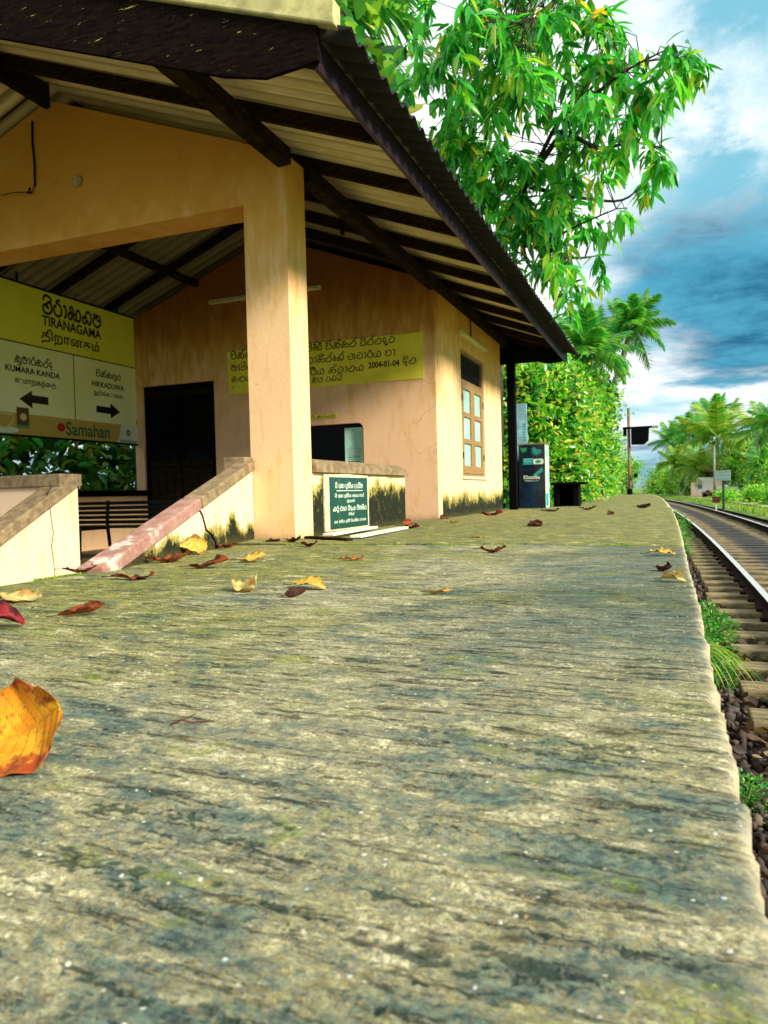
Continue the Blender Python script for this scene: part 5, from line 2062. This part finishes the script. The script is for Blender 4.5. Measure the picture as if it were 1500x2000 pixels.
bush('shade_tree', 'large spreading tree added outside the left side of the waiting hall to block sky light', 'tree',
     [(-15, 3.0, 3.6, 2.4, 4.5, 3.6), (-15.5, 10, 5.4, 2.4, 4.0, 3.0)], 3600, .40, M_shade, None, rnd=10, stem_r=.2, base=-.36)  # added tree, keeps sky light out of the hall
for i, (x, y, z, rx, rz, lab) in enumerate((
        (5.5, 96, 1.8, 3.4, 3.2, 'round yellow-green bush behind the white houses'),
        (8.7, 78, .8, 1.5, 2.6, 'tall bush behind the blue gate on the right'),
        (7.2, 60, .6, .95, 1.6, 'dark dense bush at the far right side of the picture'),
        (5.1, 53, -.45, .55, .40, 'low yellow-green bush in front of the blue gate'),
        (1.8, 130, 2.6, 3.8, 3.8, 'far bushy tree where the track disappears, right of the gap'),
        (-1.0, 165, 2.4, 3.4, 3.4, 'farthest pale green tree beside the vanishing track'),
        (-8.6, 150, 2.4, 3.0, 3.4, 'far green tree left of the vanishing track'),
        (-6.2, 80, 2.2, 1.4, 3.1, 'tree beyond the signal on the left of the track'),
        (11, 112, 3.0, 6.0, 4.4, 'wide mass of trees behind the houses on the right'),
        (.6, 112, .9, 1.6, 2.2, 'pale yellow-green bush nearest the gap on the right of the track'),
        (4.2, 101, 1.6, 2.2, 2.8, 'leafy mass under the big yellowing palm'),
        (8.2, 95, 2.4, 2.4, 3.4, 'green tree between the big palm and the right-edge poles'),
        (2.4, 106, 1.8, 2.4, 3.2, 'bright bushy tree left of the white houses'),
        (10.6, 88, 2.2, 3.0, 3.6, 'bright tree mass behind the utility poles'),
        (3.7, 58, -.6, .5, .3, 'small grass hump of weeds right of the track ahead of the houses'),
        (5.6, 46, -.4, .5, .42, 'leafy bush at the lower right edge near the grass'))):
    far = y / 60
    bush('bush', lab, 'bush', [(x, y, z, rx, rx * 1.4, rz), (x + rx * .5, y + 2, z + rz * .45, rx * .6, rx, rz * .6)], 3600, .13 * max(1, far) + .06, (M_bushy, M_hedge, M_bushy)[i % 3],
         'bushes and trees along the line', tmpl=TB, rnd=30 + i, stem_r=.07 if rz < 2 else .15, base=-.85, inner=.15)


BELT = ['nearest bush of the green belt right of the track', 'second nearest bush of the green belt right of the track', 'third bush of the green belt, beside the blue gate',
        'fourth bush of the green belt, behind the white house', 'fifth bush of the green belt, under the big palm', 'sixth bush of the green belt right of the track',
        'seventh bush of the green belt, well past the house', 'second farthest bush of the green belt right of the track', 'farthest bush of the green belt right of the track']
for i in range(9):
    yb = 72 + i * 9
    xb = dev(yb) + 8.6 + (i % 3) * 1.2
    if 2.0 < xb < 6.4 and yb < 92:
        xb = 8.4
    bush('bush', BELT[i], 'bush',
         [(xb, yb, .4, 1.7, 3.2, 1.5), (xb + .5, yb + 2, 1.5 + .3 * (i % 3), 1.3, 2.2, 1.3)], 2600, .26, (M_bushy, M_hedge)[i % 2], 'green belt right of the track', rnd=60 + i, stem_r=.1, base=-.85, inner=.3)


# --- palms ----------------------------------------------------------------------
def frond_mesh(L, mat, droop, seed, n=34, name='frond'):
    r = np.random.default_rng(seed)
    V, F = [], []

    def rach(t):
        return np.array([L * t * (1 - .10 * t * droop), 0, L * (.34 * t - droop * .62 * t * t)])
    # rachis
    ks = np.linspace(0, 1, 9)
    for t in ks:
        p = rach(t)
        w = .030 * L / 3 * (1 - .85 * t)
        V += [p + (0, -w, 0), p + (0, w, 0), p + (0, 0, w * 1.3)]
    for i in range(8):
        a = 3 * i
        F += [(a, a + 1, a + 4, a + 3), (a + 1, a + 2, a + 5, a + 4), (a + 2, a, a + 3, a + 5)]
    for k in range(n):
        t = .14 + .85 * k / n
        p = rach(t)
        l = L * .34 * math.sin(math.pi * (.15 + .80 * t)) ** .7 * r.uniform(.85, 1.1)
        for s in (-1, 1):
            dr = np.array([.50, s * .80, -.16 - .35 * droop * r.uniform(.4, 1.4)])
            dr /= np.linalg.norm(dr)
            tip = p + dr * l + np.array([0, 0, -.28 * l * r.uniform(.5, 1.2)])
            mid = p + dr * l * .55
            w = np.array([.020 * L / 3 + .012, 0, 0]) * 1.6
            o = len(V)
            V += [p - w, p + w, mid - w, mid + w, tip, tip + (.004, 0, 0)]
            F += [(o, o + 1, o + 3, o + 2), (o + 2, o + 3, o + 5, o + 4)]
    me = bpy.data.meshes.new(name)
    me.from_pydata([tuple(v) for v in V], [], F)
    me.materials.append(mat)
    me.update()
    return me


FR = {}


def palm(x, y, z0, z1, L, mat, label, seed, n=18, droops=(.3, 1.5), lean=(0, 0)):
    t = thing('coconut_palm', (x, y, z0), label, 'palm tree', 'coconut palms along the line')
    m = MB()
    H = z1 - z0
    m.tube([(x, y, z0), (x + lean[0] * .3, y, z0 + H * .4), (x + lean[0] * .8, y, z0 + H * .8), (x + lean[0], y, z1)], [.20, .15, .13, .12], 8)
    m.build('trunk', M_ptrunk, t, smooth=True)
    rr = random.Random(seed)
    for k in range(n):
        el = (k + .5) / n
        dd = droops[0] + (droops[1] - droops[0]) * el
        key = (mat.name, round(dd * 3), round(L, 1))
        if key not in FR:
            FR[key] = frond_mesh(L, mat, round(dd * 3) / 3, len(FR) + 3)
        o = bpy.data.objects.new('frond', FR[key])
        COL.objects.link(o)
        o.parent = t
        o.location = (lean[0], 0, z1 - z0)
        o.rotation_euler = Euler((rr.uniform(-.25, .25), R(-62 + 85 * el) * 1.0 - .0, k * 2.39996 + rr.uniform(-.2, .2)), 'XYZ')
        s = rr.uniform(.85, 1.1)
        o.scale = (s, s, s)
    return t


palm(-3.7, 34, -.3, 7.3, 1.75, M_palm, 'coconut palm standing highest over the hedge, dark green fronds against the clouds', 1, 26, (.2, 1.7), lean=(2.2, 0))
palm(-3.6, 28, -.3, 5.3, 1.9, M_palm, 'smaller coconut palm just left of the high one, close to the roof tip', 2, 24, (.1, 1.6), lean=(.9, 0))
palm(-7.2, 15.8, -.3, 11.3, 2.8, M_palm, 'coconut palm whose fronds show above the roof corner at the top', 3, 18, (.3, 1.3))
YG = 'yellowing coconut palm '
for i, a in enumerate(((5.2, 95, 5.6, 5.4, M_palmy, 'big yellowing coconut palm over the white houses'),
                       (.3, 120, 7.0, 3.8, M_palm, 'bluish far coconut palm nearest the gap above the track'),
                       (6.4, 130, 11.0, 4.6, M_palm, 'tall dark coconut palm rising behind the yellowing one'),
                       (2.6, 115, 8.0, 3.4, M_palm, 'small dark coconut palm between the far bluish one and the big yellowing one'),
                       (9.4, 84, 5.4, 4.6, M_palmy, 'yellow-green coconut palm right of the big one'),
                       (8.5, 72, 5.4, 3.0, M_palm, 'coconut palm at the right edge by the pale poles'),
                       (3.0, 88, 2.3, 3.0, M_palmy, 'low young coconut palm left of the white houses'),
                       (7.4, 70, 1.9, 2.2, M_palm, 'dark young coconut palm over the blue gate'),
                       (1.0, 105, 3.4, 3.0, M_palmy, 'pale young coconut palm by the far bushes'))):
    palm(a[0], a[1], -.85, a[2], a[3], a[4], a[5], 10 + i, 17, (.2, 1.5))

# --- grass along the line --------------------------------------------------------
r = np.random.default_rng(77)
n = 9000
gy = 20 + 75 * r.random(n) ** 1.3
gx = vdev(gy) + 3.9 + 5 * r.random(n) ** 1.5
V, F = blades(gx, gy, np.full(n, -.86), .22, .035, r, .6)
np_mesh('grass', V, F, M_grass, kind='stuff')
n = 5000
gy = 17.0 + 30 * r.random(n)
gx = np.where(gy < 42, vdev(gy) - 2.45 - np.abs(r.normal(0, .12, n)), vdev(gy) - 2.6 + 2.0 * r.random(n))
V, F = blades(gx, gy, np.where(gy < 42, -.05, -.4), .22, .03, r, .7)
np_mesh('platform_grass', V, F, M_grass, kind='stuff')


# weeds at the foot of the platform edge
def weed(label, x, y, z, rad, h, n, size, seed, mat=M_weed):
    r = np.random.default_rng(seed)
    t = thing('weed', (x, y, z), label, 'weed', 'weeds growing at the platform edge')
    a = r.uniform(0, 2 * np.pi, n)
    q = rad * r.random(n) ** .6
    P = np.stack([x + np.cos(a) * q * .6, y + np.sin(a) * q, z + h * r.random(n) ** .8 * (1 - .4 * q / rad)], -1)
    D = np.stack([np.cos(a) * .7, np.sin(a) * .7, r.uniform(-.1, .9, n)], -1)
    V, F = scatter(*TT, P, frames(D, r.normal(0, .5, n)), size * r.uniform(.6, 1.3, n))
    np_mesh('foliage', V, F, mat, t, kind='stuff')
    m = MB()
    for k in range(10):
        aa = r.uniform(0, 6.28)
        m.tube([(x, y, z), (x + math.cos(aa) * rad * .35, y + math.sin(aa) * rad * .6, z + h * .8)], .003, 4)
    m.build('stem', M_weed, t)


weed('bushy bright weed at the platform edge, farthest of the two leafy clumps by the sleepers', .26, 6.35, -.98, .36, .46, 1300, .034, 1)
weed('leafy weed at the platform edge just nearer than the bushiest one', .24, 5.35, -.98, .24, .34, 800, .030, 2)
weed('low mossy green weed among the ballast at the right edge of the picture', .27, 3.38, -.98, .22, .14, 900, .018, 3)
weed('tiny weed at the platform edge by the far yellow leaf', .16, 14.5, -.95, .35, .62, 500, .05, 4)
weed('small weed against the platform wall close to the palest leaf', .16, 19.5, -.95, .5, .75, 500, .06, 6)
gt = thing('grass_tuft', (.12, 4.6, -.75), 'tuft of long arching grass blades sprouting from the platform wall over the ballast', 'grass tuft')
mb = MB()
rr = random.Random(4)
for k in range(30):
    a = rr.uniform(-1.1, .6)
    L = rr.uniform(.24, .46)
    w = rr.uniform(.010, .018)
    dx, dy = math.cos(a), math.sin(a)
    b0 = Vector((.10 + rr.uniform(-.02, .02), 4.6 + rr.uniform(-.10, .10), -.60 + rr.uniform(-.03, .03)))
    vs = []
    for i in range(7):
        t = i / 6
        c = b0 + Vector((dx * L * t, dy * L * t, L * (.75 * t - 1.15 * t * t)))
        ww = w * (1 - t) ** .6 * .5
        s = Vector((-dy, dx, 0)) * ww
        vs += [c - s, c + Vector((0, 0, -ww * .4)), c + s]
    fs = []
    for i in range(6):
        q = 3 * i
        fs += [(q, q + 1, q + 4, q + 3), (q + 1, q + 2, q + 5, q + 4)]
    mb.add(vs, fs)
mb.build('blade', M_grass, gt, smooth=True, fix=False)
mb = MB()
mb.tube([(.10, 4.6, -.66), (.13, 4.6, -.60), (.10, 4.62, -.56)], .012, 6)
mb.build('root', M_bark, gt)

# ------------------------------------------------------------------ houses on the right
h = thing('house', (3.6, 88, -.85), 'small white and pink walled house under the palms with a brown roof', 'house')
mb = MB()
mb.box(2.1, 2.75, 86, 89, -.9, .75)
mb.build('wall', M_housep, h)
mb = MB()
mb.box(2.75, 4.35, 86.2, 91, -.9, 1.25)
mb.build('wall', M_house, h)
mb = MB()
mb.box(4.35, 5.2, 85.8, 91, -.9, 1.35)
mb.build('wall', M_housep, h)
mb = MB()
mb.prism([(3.3, 1.9), (3.3, 2.05), (5.6, 2.05), (5.6, 1.3), (5.3, 1.3), (5.0, 1.75)], 1, 85.6, 91)
mb.box(4.3, 5.5, 85.4, 91.2, 1.352, 1.50)
mb.build('roof', M_tile, h)
mb = MB()
mb.box(2.78, 3.15, 86.15, 86.19, .05, .45)
w_ = mb.build('window', M_gate, h)
mb = MB()
mb.box(3.5, 3.9, 86.15, 86.19, -.75, -.15)
mb.build('door', M_black, h)
h = thing('boundary_wall', (5.6, 83, -.85), 'cream boundary wall panel right of the white house', 'wall')
mb = MB()
mb.box(4.4, 5.15, 82.6, 82.8, -.9, .30)
mb.build('panel', M_house, h)
mb = MB()
mb.box(5.155, 5.35, 82.55, 82.85, -.9, .45)
mb.build('pillar', M_house, h)
mb = MB()
mb.box(5.355, 6.35, 82.6, 82.8, -.9, .20)
mb.build('panel', M_house, h)
gt_ = thing('metal_gate', (7.0, 80, -.85), 'blue painted metal gate beside the cream wall', 'gate')
for k in range(5):
    mb = MB()
    mb.box(6.2 + k * .27, 6.46 + k * .27, 79, 79.06, -.85, .12)
    mb.build('gate_panel', M_gate, gt_, bevel=.01)
mb = MB()
mb.box(7.56, 7.7, 78.9, 79.2, -.9, .3)
mb.build('pillar', M_house, gt_)
ft = thing('shed', (1.6, 100, -.85), 'small pale blue shed left of the pink wall', 'shed')
mb = MB()
mb.box(.95, 1.65, 99, 101, -.9, .5)
mb.build('wall', M_house, ft)
mb = MB()
mb.prism([(.85, .5), (1.3, .85), (1.75, .5)], 1, 98.8, 101.2)
mb.build('roof', M_blueb, ft)
pr = thing('parked_cart', (3.6, 80, -.85), 'dark low handcart standing on the pale ground before the white wall', 'cart')
mb = MB()
mb.box(2.9, 4.1, 80, 80.9, -.55, -.25)
mb.build('tray', M_tile, pr, bevel=.03)
for q in (3.15, 3.85):
    mb = MB()
    mb.tube([(q, 79.95, -.62), (q, 80.05, -.62)], .22, 14)
    mb.build('wheel', M_black, pr)
for i, (x, y, z1, lab) in enumerate(((4.15, 82, 4.4, 'pale pole with a slanting stay in front of the big yellowing palm'), (8.6, 74, 7.3, 'tall pale utility pole at the right edge'), (7.35, 74, 4.9, 'shorter pale utility pole beside the tall one at the right edge'))):
    up_ = thing('utility_pole', (x, y, -.85), lab, 'pole', 'utility poles on the right')
    mb = MB()
    mb.tube([(x, y, -.9), (x, y, z1)], [.13, .09], 8)
    mb.build('post', M_pole, up_, smooth=True)
    mb = MB()
    mb.beam((x - 2.0 if i == 0 else x - .5, y, z1 - (.75 if i == 0 else .3)), (x + .1, y, z1 - .2), .06, .08)
    mb.build('cross_arm', M_pole, up_)

# ------------------------------------------------------------------ fallen leaves


def dead_leaf(label, x, y, L, W, rot, mat, cup=.3, curl=.4, twist=.3, tilt=(0, 0), seed=0, res=(22, 14), stem=True, sink=.0, name='fallen_leaf', lift=0.0, tipw=1.25):
    """dried leaf: cup folds the blade along the midrib, curl bends the tip, twist turns it, ragged wavy margin"""
    r = np.random.default_rng(seed)
    nu, nv = res
    V = np.zeros((nu + 1, nv + 1, 3))
    ac = np.zeros((nu + 1, nv + 1))
    vein = np.zeros((nu + 1, nv + 1))
    ph = r.uniform(0, 6.28, 6)
    am = r.uniform(.5, 1.2, 4)
    for i in range(nu + 1):
        t = i / nu
        w = math.sin(math.pi * min(1, t ** tipw * .96 + .02)) ** .62
        edge = 1 + .07 * math.sin(9 * t + ph[0]) + .05 * math.sin(23 * t + ph[1])
        hw = W / 2 * w * edge
        # midrib curve
        ca = curl * (t - .35)
        mx = L * (t - .5)
        mz = L * (.5 * curl * (t - .45) ** 2 * 2 + .03 * math.sin(7 * t + ph[2]))
        for j in range(nv + 1):
            s = 2 * j / nv - 1
            ac[i, j] = abs(s)
            c = cup * (1 + .35 * math.sin(5 * t + ph[3] + (s > 0) * 1.7))
            ang = c * abs(s) * 1.4
            yy = hw * s * (math.sin(ang) / ang if ang > .01 else 1)
            zz_ = hw * abs(s) * math.sin(ang * .5) * 1.2
            ruf = (.030 * am[0] * math.sin(16 * t + ph[4] + 2 * s) + .022 * am[1] * math.sin(31 * t + ph[5] - 3 * s)) * L * abs(s) ** 2
            tw = twist * (t - .5)
            y2 = yy * math.cos(tw) - zz_ * math.sin(tw)
            z2 = yy * math.sin(tw) + zz_ * math.cos(tw)
            vn = abs(((t * 9 + abs(s) * 1.6) % 1.0) - .5) * 2
            v_ = math.exp(-(abs(s) / .05) ** 2) + .7 * math.exp(-((1 - vn) / .16) ** 2)
            vein[i, j] = min(1, v_)
            V[i, j] = (mx, y2, mz + z2 + ruf - .0012 * v_ * (L / .12))
    Vf = V.reshape(-1, 3)
    Rm = Euler((tilt[0], tilt[1], 0), 'XYZ').to_matrix()
    Rz = Euler((0, 0, rot), 'XYZ').to_matrix()
    Rt = np.array(Rz @ Rm)
    Vf = Vf @ Rt.T
    idx = np.arange((nu + 1) * (nv + 1)).reshape(nu + 1, nv + 1)
    F = np.stack([idx[:-1, :-1], idx[1:, :-1], idx[1:, 1:], idx[:-1, 1:]], -1).reshape(-1, 4)
    zmin = Vf[:, 2].min()
    Vf[:, 2] -= zmin - .003 + sink
    Vf[:, 2] += lift
    Vf += np.array([x, y, 0])
    # root at the leaf's own spot
    t = thing(name, (x, y, 0), label, 'leaf', 'dead leaves fallen on the platform')
    o = np_mesh('blade', Vf, F, mat, t, smooth=True, attrs={'across': ac.ravel(), 'vein': vein.ravel()})
    md = o.modifiers.new('thick', 'SOLIDIFY')
    md.thickness = .0006
    if stem:
        b = Vf[idx[0, nv // 2]]
        dr = np.array(Rt) @ np.array([-1, .1, .1])
        m = MB()
        p1 = b + dr * L * .12
        p2 = b + dr * L * .24
        p1[2] = max(p1[2], .004)
        p2[2] = max(p2[2] - .004, .003)
        m.tube([tuple(b), tuple(p1), tuple(p2)], [L * .012, L * .010, L * .014], 6)
        m.build('stalk', D_brown, t, smooth=True)
    return t


LV = [
    ('golden orange leaf standing curled up on its edge, largest and nearest at the left', -.885, .80, .150, .145, R(20), D_orange, .40, .35, .6, (R(60), R(-26)), 1),
    ('pale tan leaf lying long and low at the left edge below the parapet', -2.37, 2.12, .24, .12, R(12), D_pale, .45, .25, .3, (0.15, 0), 2),
    ('dark red leaf with yellow shoulders right of the pale tan leaf', -1.83, 1.91, .15, .075, R(35), D_red, .7, .5, .9, (0, R(-8)), 3),
    ('flat orange-brown leaf at the foot of the red sloping coping', -2.37, 2.80, .21, .09, R(15), D_red, .35, .3, .2, (0, 0), 4),
    ('red-brown leaf resting against a yellow one, middle left', -2.33, 3.36, .22, .12, R(20), D_red, .5, .4, .5, (0.1, R(-6)), 5),
    ('mustard yellow leaf behind the red-brown one, middle left', -2.30, 3.75, .17, .12, R(40), D_yellow, .4, .3, .4, (0.2, R(-5)), 6),
    ('crumpled tan leaf with dark tip, left one of the trio at the centre', -1.60, 2.56, .17, .13, R(-30), D_pale, .9, .7, .8, (R(12), R(6)), 7),
    ('bright yellow arched leaf, right one of the trio at the centre', -1.38, 2.66, .17, .085, R(-8), D_yellow, .3, -.55, .2, (R(18), 0), 8),
    ('small dark curled leaf in front of the yellow arched leaf', -1.315, 2.44, .085, .07, R(60), D_brown, 1.1, .8, .6, (0, 0), 9),
    ('thin orange leaf lying flat between the trio and the slab joint', -1.73, 3.90, .15, .05, R(10), D_orange, .4, .3, .4, (0, 0), 10),
    ('tan leaf alone in the middle of the platform', -.81, 2.63, .095, .045, R(15), D_yellow, .5, .5, .6, (0, 0), 11),
    ('brown-orange leaf just before the mossy slab joint', -1.02, 4.44, .16, .075, R(5), D_red, .6, .5, .5, (0, 0), 12),
    ('dark curled leaf beyond the joint in line with the office corner', -1.29, 7.50, .17, .14, R(40), D_brown, 1.1, .6, .5, (R(20), 0), 13),
    ('upright brown leaf curl far up the platform, left of the two distant ones', -.81, 10.77, .15, .13, R(70), D_brown, 1.2, .4, .5, (R(30), 0), 14),
    ('distant reddish leaf curl nearest the track', -.45, 13.7, .24, .16, R(10), D_brown, 1.1, .6, .4, (R(15), 0), 15),
    ('yellow leaf with a red tip close to the platform edge', -.055, 4.37, .15, .07, R(5), D_yellow, .45, -.45, .5, (R(10), 0), 16),
    ('dark crumpled leaf by the platform edge, left of the pair', -.035, 3.50, .085, .075, R(-40), D_brown, 1.2, .9, 1.2, (0, 0), 17),
    ('beige crumpled leaf right on the platform edge, nearer of the pair', .005, 3.14, .10, .085, R(-15), D_pale, .9, -.5, .9, (R(10), 0), 18),
    ('large mustard leaf standing against the mossy foot of the sloping wall', -3.00, 4.14, .19, .16, R(60), D_yellow, .7, .4, .4, (R(58), 0), 19),
    ('brown leaf lying along the foot of the sloping wall below the mustard leaf', -2.80, 3.62, .26, .09, R(48), D_red, .7, .4, .4, (0, 0), 20),
    ('small dark leaf at the corner of the sloping wall and the column', -3.05, 5.30, .12, .08, R(30), D_brown, .9, .5, .4, (0, 0), 21),
    ('orange-brown leaf lying below the crack in the sloping wall', -3.12, 4.72, .18, .09, R(35), D_red, .5, .4, .3, (0, 0), 22),
    ('crimson leaf in front of the white planks', -2.50, 4.87, .15, .09, R(-10), D_crimson, .8, .5, .4, (0, 0), 23),
    ('deep red leaf cut by the left edge, beside the dark red one', -1.93, 1.66, .16, .10, R(35), D_crimson, .6, -.4, .3, (R(15), 0), 24),
    ('flat crimson leaf in front of the mossy office wall', -2.52, 10.94, .34, .18, R(5), D_crimson, .5, .3, .3, (0, 0), 25),
    ('small tan leaf on the far slab in front of the office corner', -2.45, 8.61, .16, .07, R(10), D_yellow, .5, .4, .3, (0, 0), 26),
    ('rusty leaf beside the end of the pale parapet wall', -2.90, 3.02, .18, .09, R(20), D_red, .6, .4, .3, (0, 0), 27),
    ('tiny yellow-green leaf scrap on the far slab near the joint', -1.45, 5.77, .12, .05, R(0), D_yellow, .5, .3, .3, (0, 0), 28),
    ('red leaf at the end of the white planks', -2.55, 7.35, .16, .10, R(15), D_crimson, .8, .5, .4, (0, 0), 29),
    ('orange leaf caught at the right foot of the mossy side wall', -2.83, 7.95, .20, .12, R(80), D_red, .8, .5, .4, (R(40), 0), 30),
    ('brown leaf at the corner of the office wall', -2.90, 9.65, .20, .12, R(80), D_brown, .8, .5, .4, (R(40), 0), 31),
    ('dark brown leaf among the dark scraps at the foot of the column', -2.85, 5.28, .17, .10, R(-20), D_brown, .8, .5, .4, (0, 0), 32),
    ('brown strip of leaf far along the platform before the advertising box', -1.9, 12.6, .30, .09, R(5), D_brown, .8, .5, .4, (0, 0), 33),
    ('thin dark leaf far along the platform between the two distant curls', -1.35, 13.3, .30, .08, R(-5), D_brown, .8, .5, .4, (0, 0), 34),
]
for i, (lab, x, y, L, W, rot, mat, cup, curl, tw, tilt, seed) in enumerate(LV):
    dead_leaf(lab, x, y, L, W, rot, mat, cup, curl, tw, tilt, seed, res=(60, 36) if i == 0 else ((30, 18) if y < 5 else (16, 10)), tipw=1.0 if i == 0 else 1.2)

# twigs and chips on the platform
tw_ = MB()
tw_.tube([(-.775, .995, .008), (-.765, 1.01, .012), (-.75, 1.015, .008), (-.72, 1.04, .005)], [.0015, .0018, .0015, .001], 6)
tw_.tube([(-.765, 1.01, .012), (-.757, 1.04, .014)], [.0012, .0008], 5)
tag(tw_.build('twig', D_brown, None, smooth=True), 'dry forked twig lying behind the big orange leaf', 'twig')
tw_ = MB()
tw_.tube([(.18, 5.35, -.84), (.50, 5.15, -.80), (.75, 5.35, -.79), (1.0, 5.45, -.80)], [.006, .005, .004, .003], 5)
tag(tw_.build('twig', M_sleeper, None, smooth=True), 'long pale stem lying across the sleepers', 'twig')
# pale chips of stone and shell in the foreground
r = np.random.default_rng(99)
n = 260
cy = .42 + 2.4 * r.random(n) ** 1.6
cx = -1.6 * r.random(n) + .03
cx = np.minimum(cx, .04)
cs = .0006 + .0034 * r.random(n) ** 4
sh = ico[None] * (1 + r.uniform(-.3, .3, (n, 12, 1))) * cs[:, None, None] * np.array([1.3, 1, .6])
P = np.stack([cx, cy, np.full(n, .0)], -1)
V = (P[:, None] + sh).reshape(-1, 3)
F = (np.arange(n)[:, None, None] * 12 + icf[None]).reshape(-1, 3)
M_chip = simple('pale_chip', (.42, .40, .32), .7, .3, 300, 0)
np_mesh('grit', V, F, M_chip, kind='stuff')
# crumbs of leaf and bark on the platform
r = np.random.default_rng(55)
n = 420
ly = .6 + 12 * r.random(n) ** 1.2
lx = left_edge(ly) + .05 + (-left_edge(ly)) * r.random(n) ** 1.5
P = np.stack([lx, ly, .004 + 0 * lx], -1)
a = r.uniform(0, 6.28, n)
V, F = scatter(*TA, P, frames(np.stack([np.cos(a), np.sin(a), r.normal(0, .15, n)], -1), r.normal(0, .4, n)), r.uniform(.004, .020, n) * np.clip(ly / 2.0, .25, 1))
np_mesh('leaf_crumbs', V, F, m_leafy('crumb', [(0, (.05, .02, .01)), (.5, (.20, .10, .03)), (.9, (.5, .42, .2)), (1, (.8, .75, .5))], .7, .1), kind='stuff')
# dead leaves on the ballast
r = np.random.default_rng(101)
n = 1300
ly = 1.8 + 7 * r.random(n)
lx = .08 + .6 * r.random(n)
P = np.stack([lx, ly, -.95 + r.uniform(-.03, .03, n)], -1)
a = r.uniform(0, 6.28, n)
D = np.stack([np.cos(a), np.sin(a), r.normal(0, .35, n)], -1)
V, F = scatter(*TA, P, frames(D, r.normal(0, .6, n)), r.uniform(.03, .09, n))
M_litter = m_leafy('leaf_litter', [(0, (.018, .008, .006)), (.5, (.055, .025, .014)), (.85, (.14, .07, .03)), (1, (.40, .28, .12))], .6, .15)
np_mesh('leaf_litter', V, F, M_litter, kind='stuff')
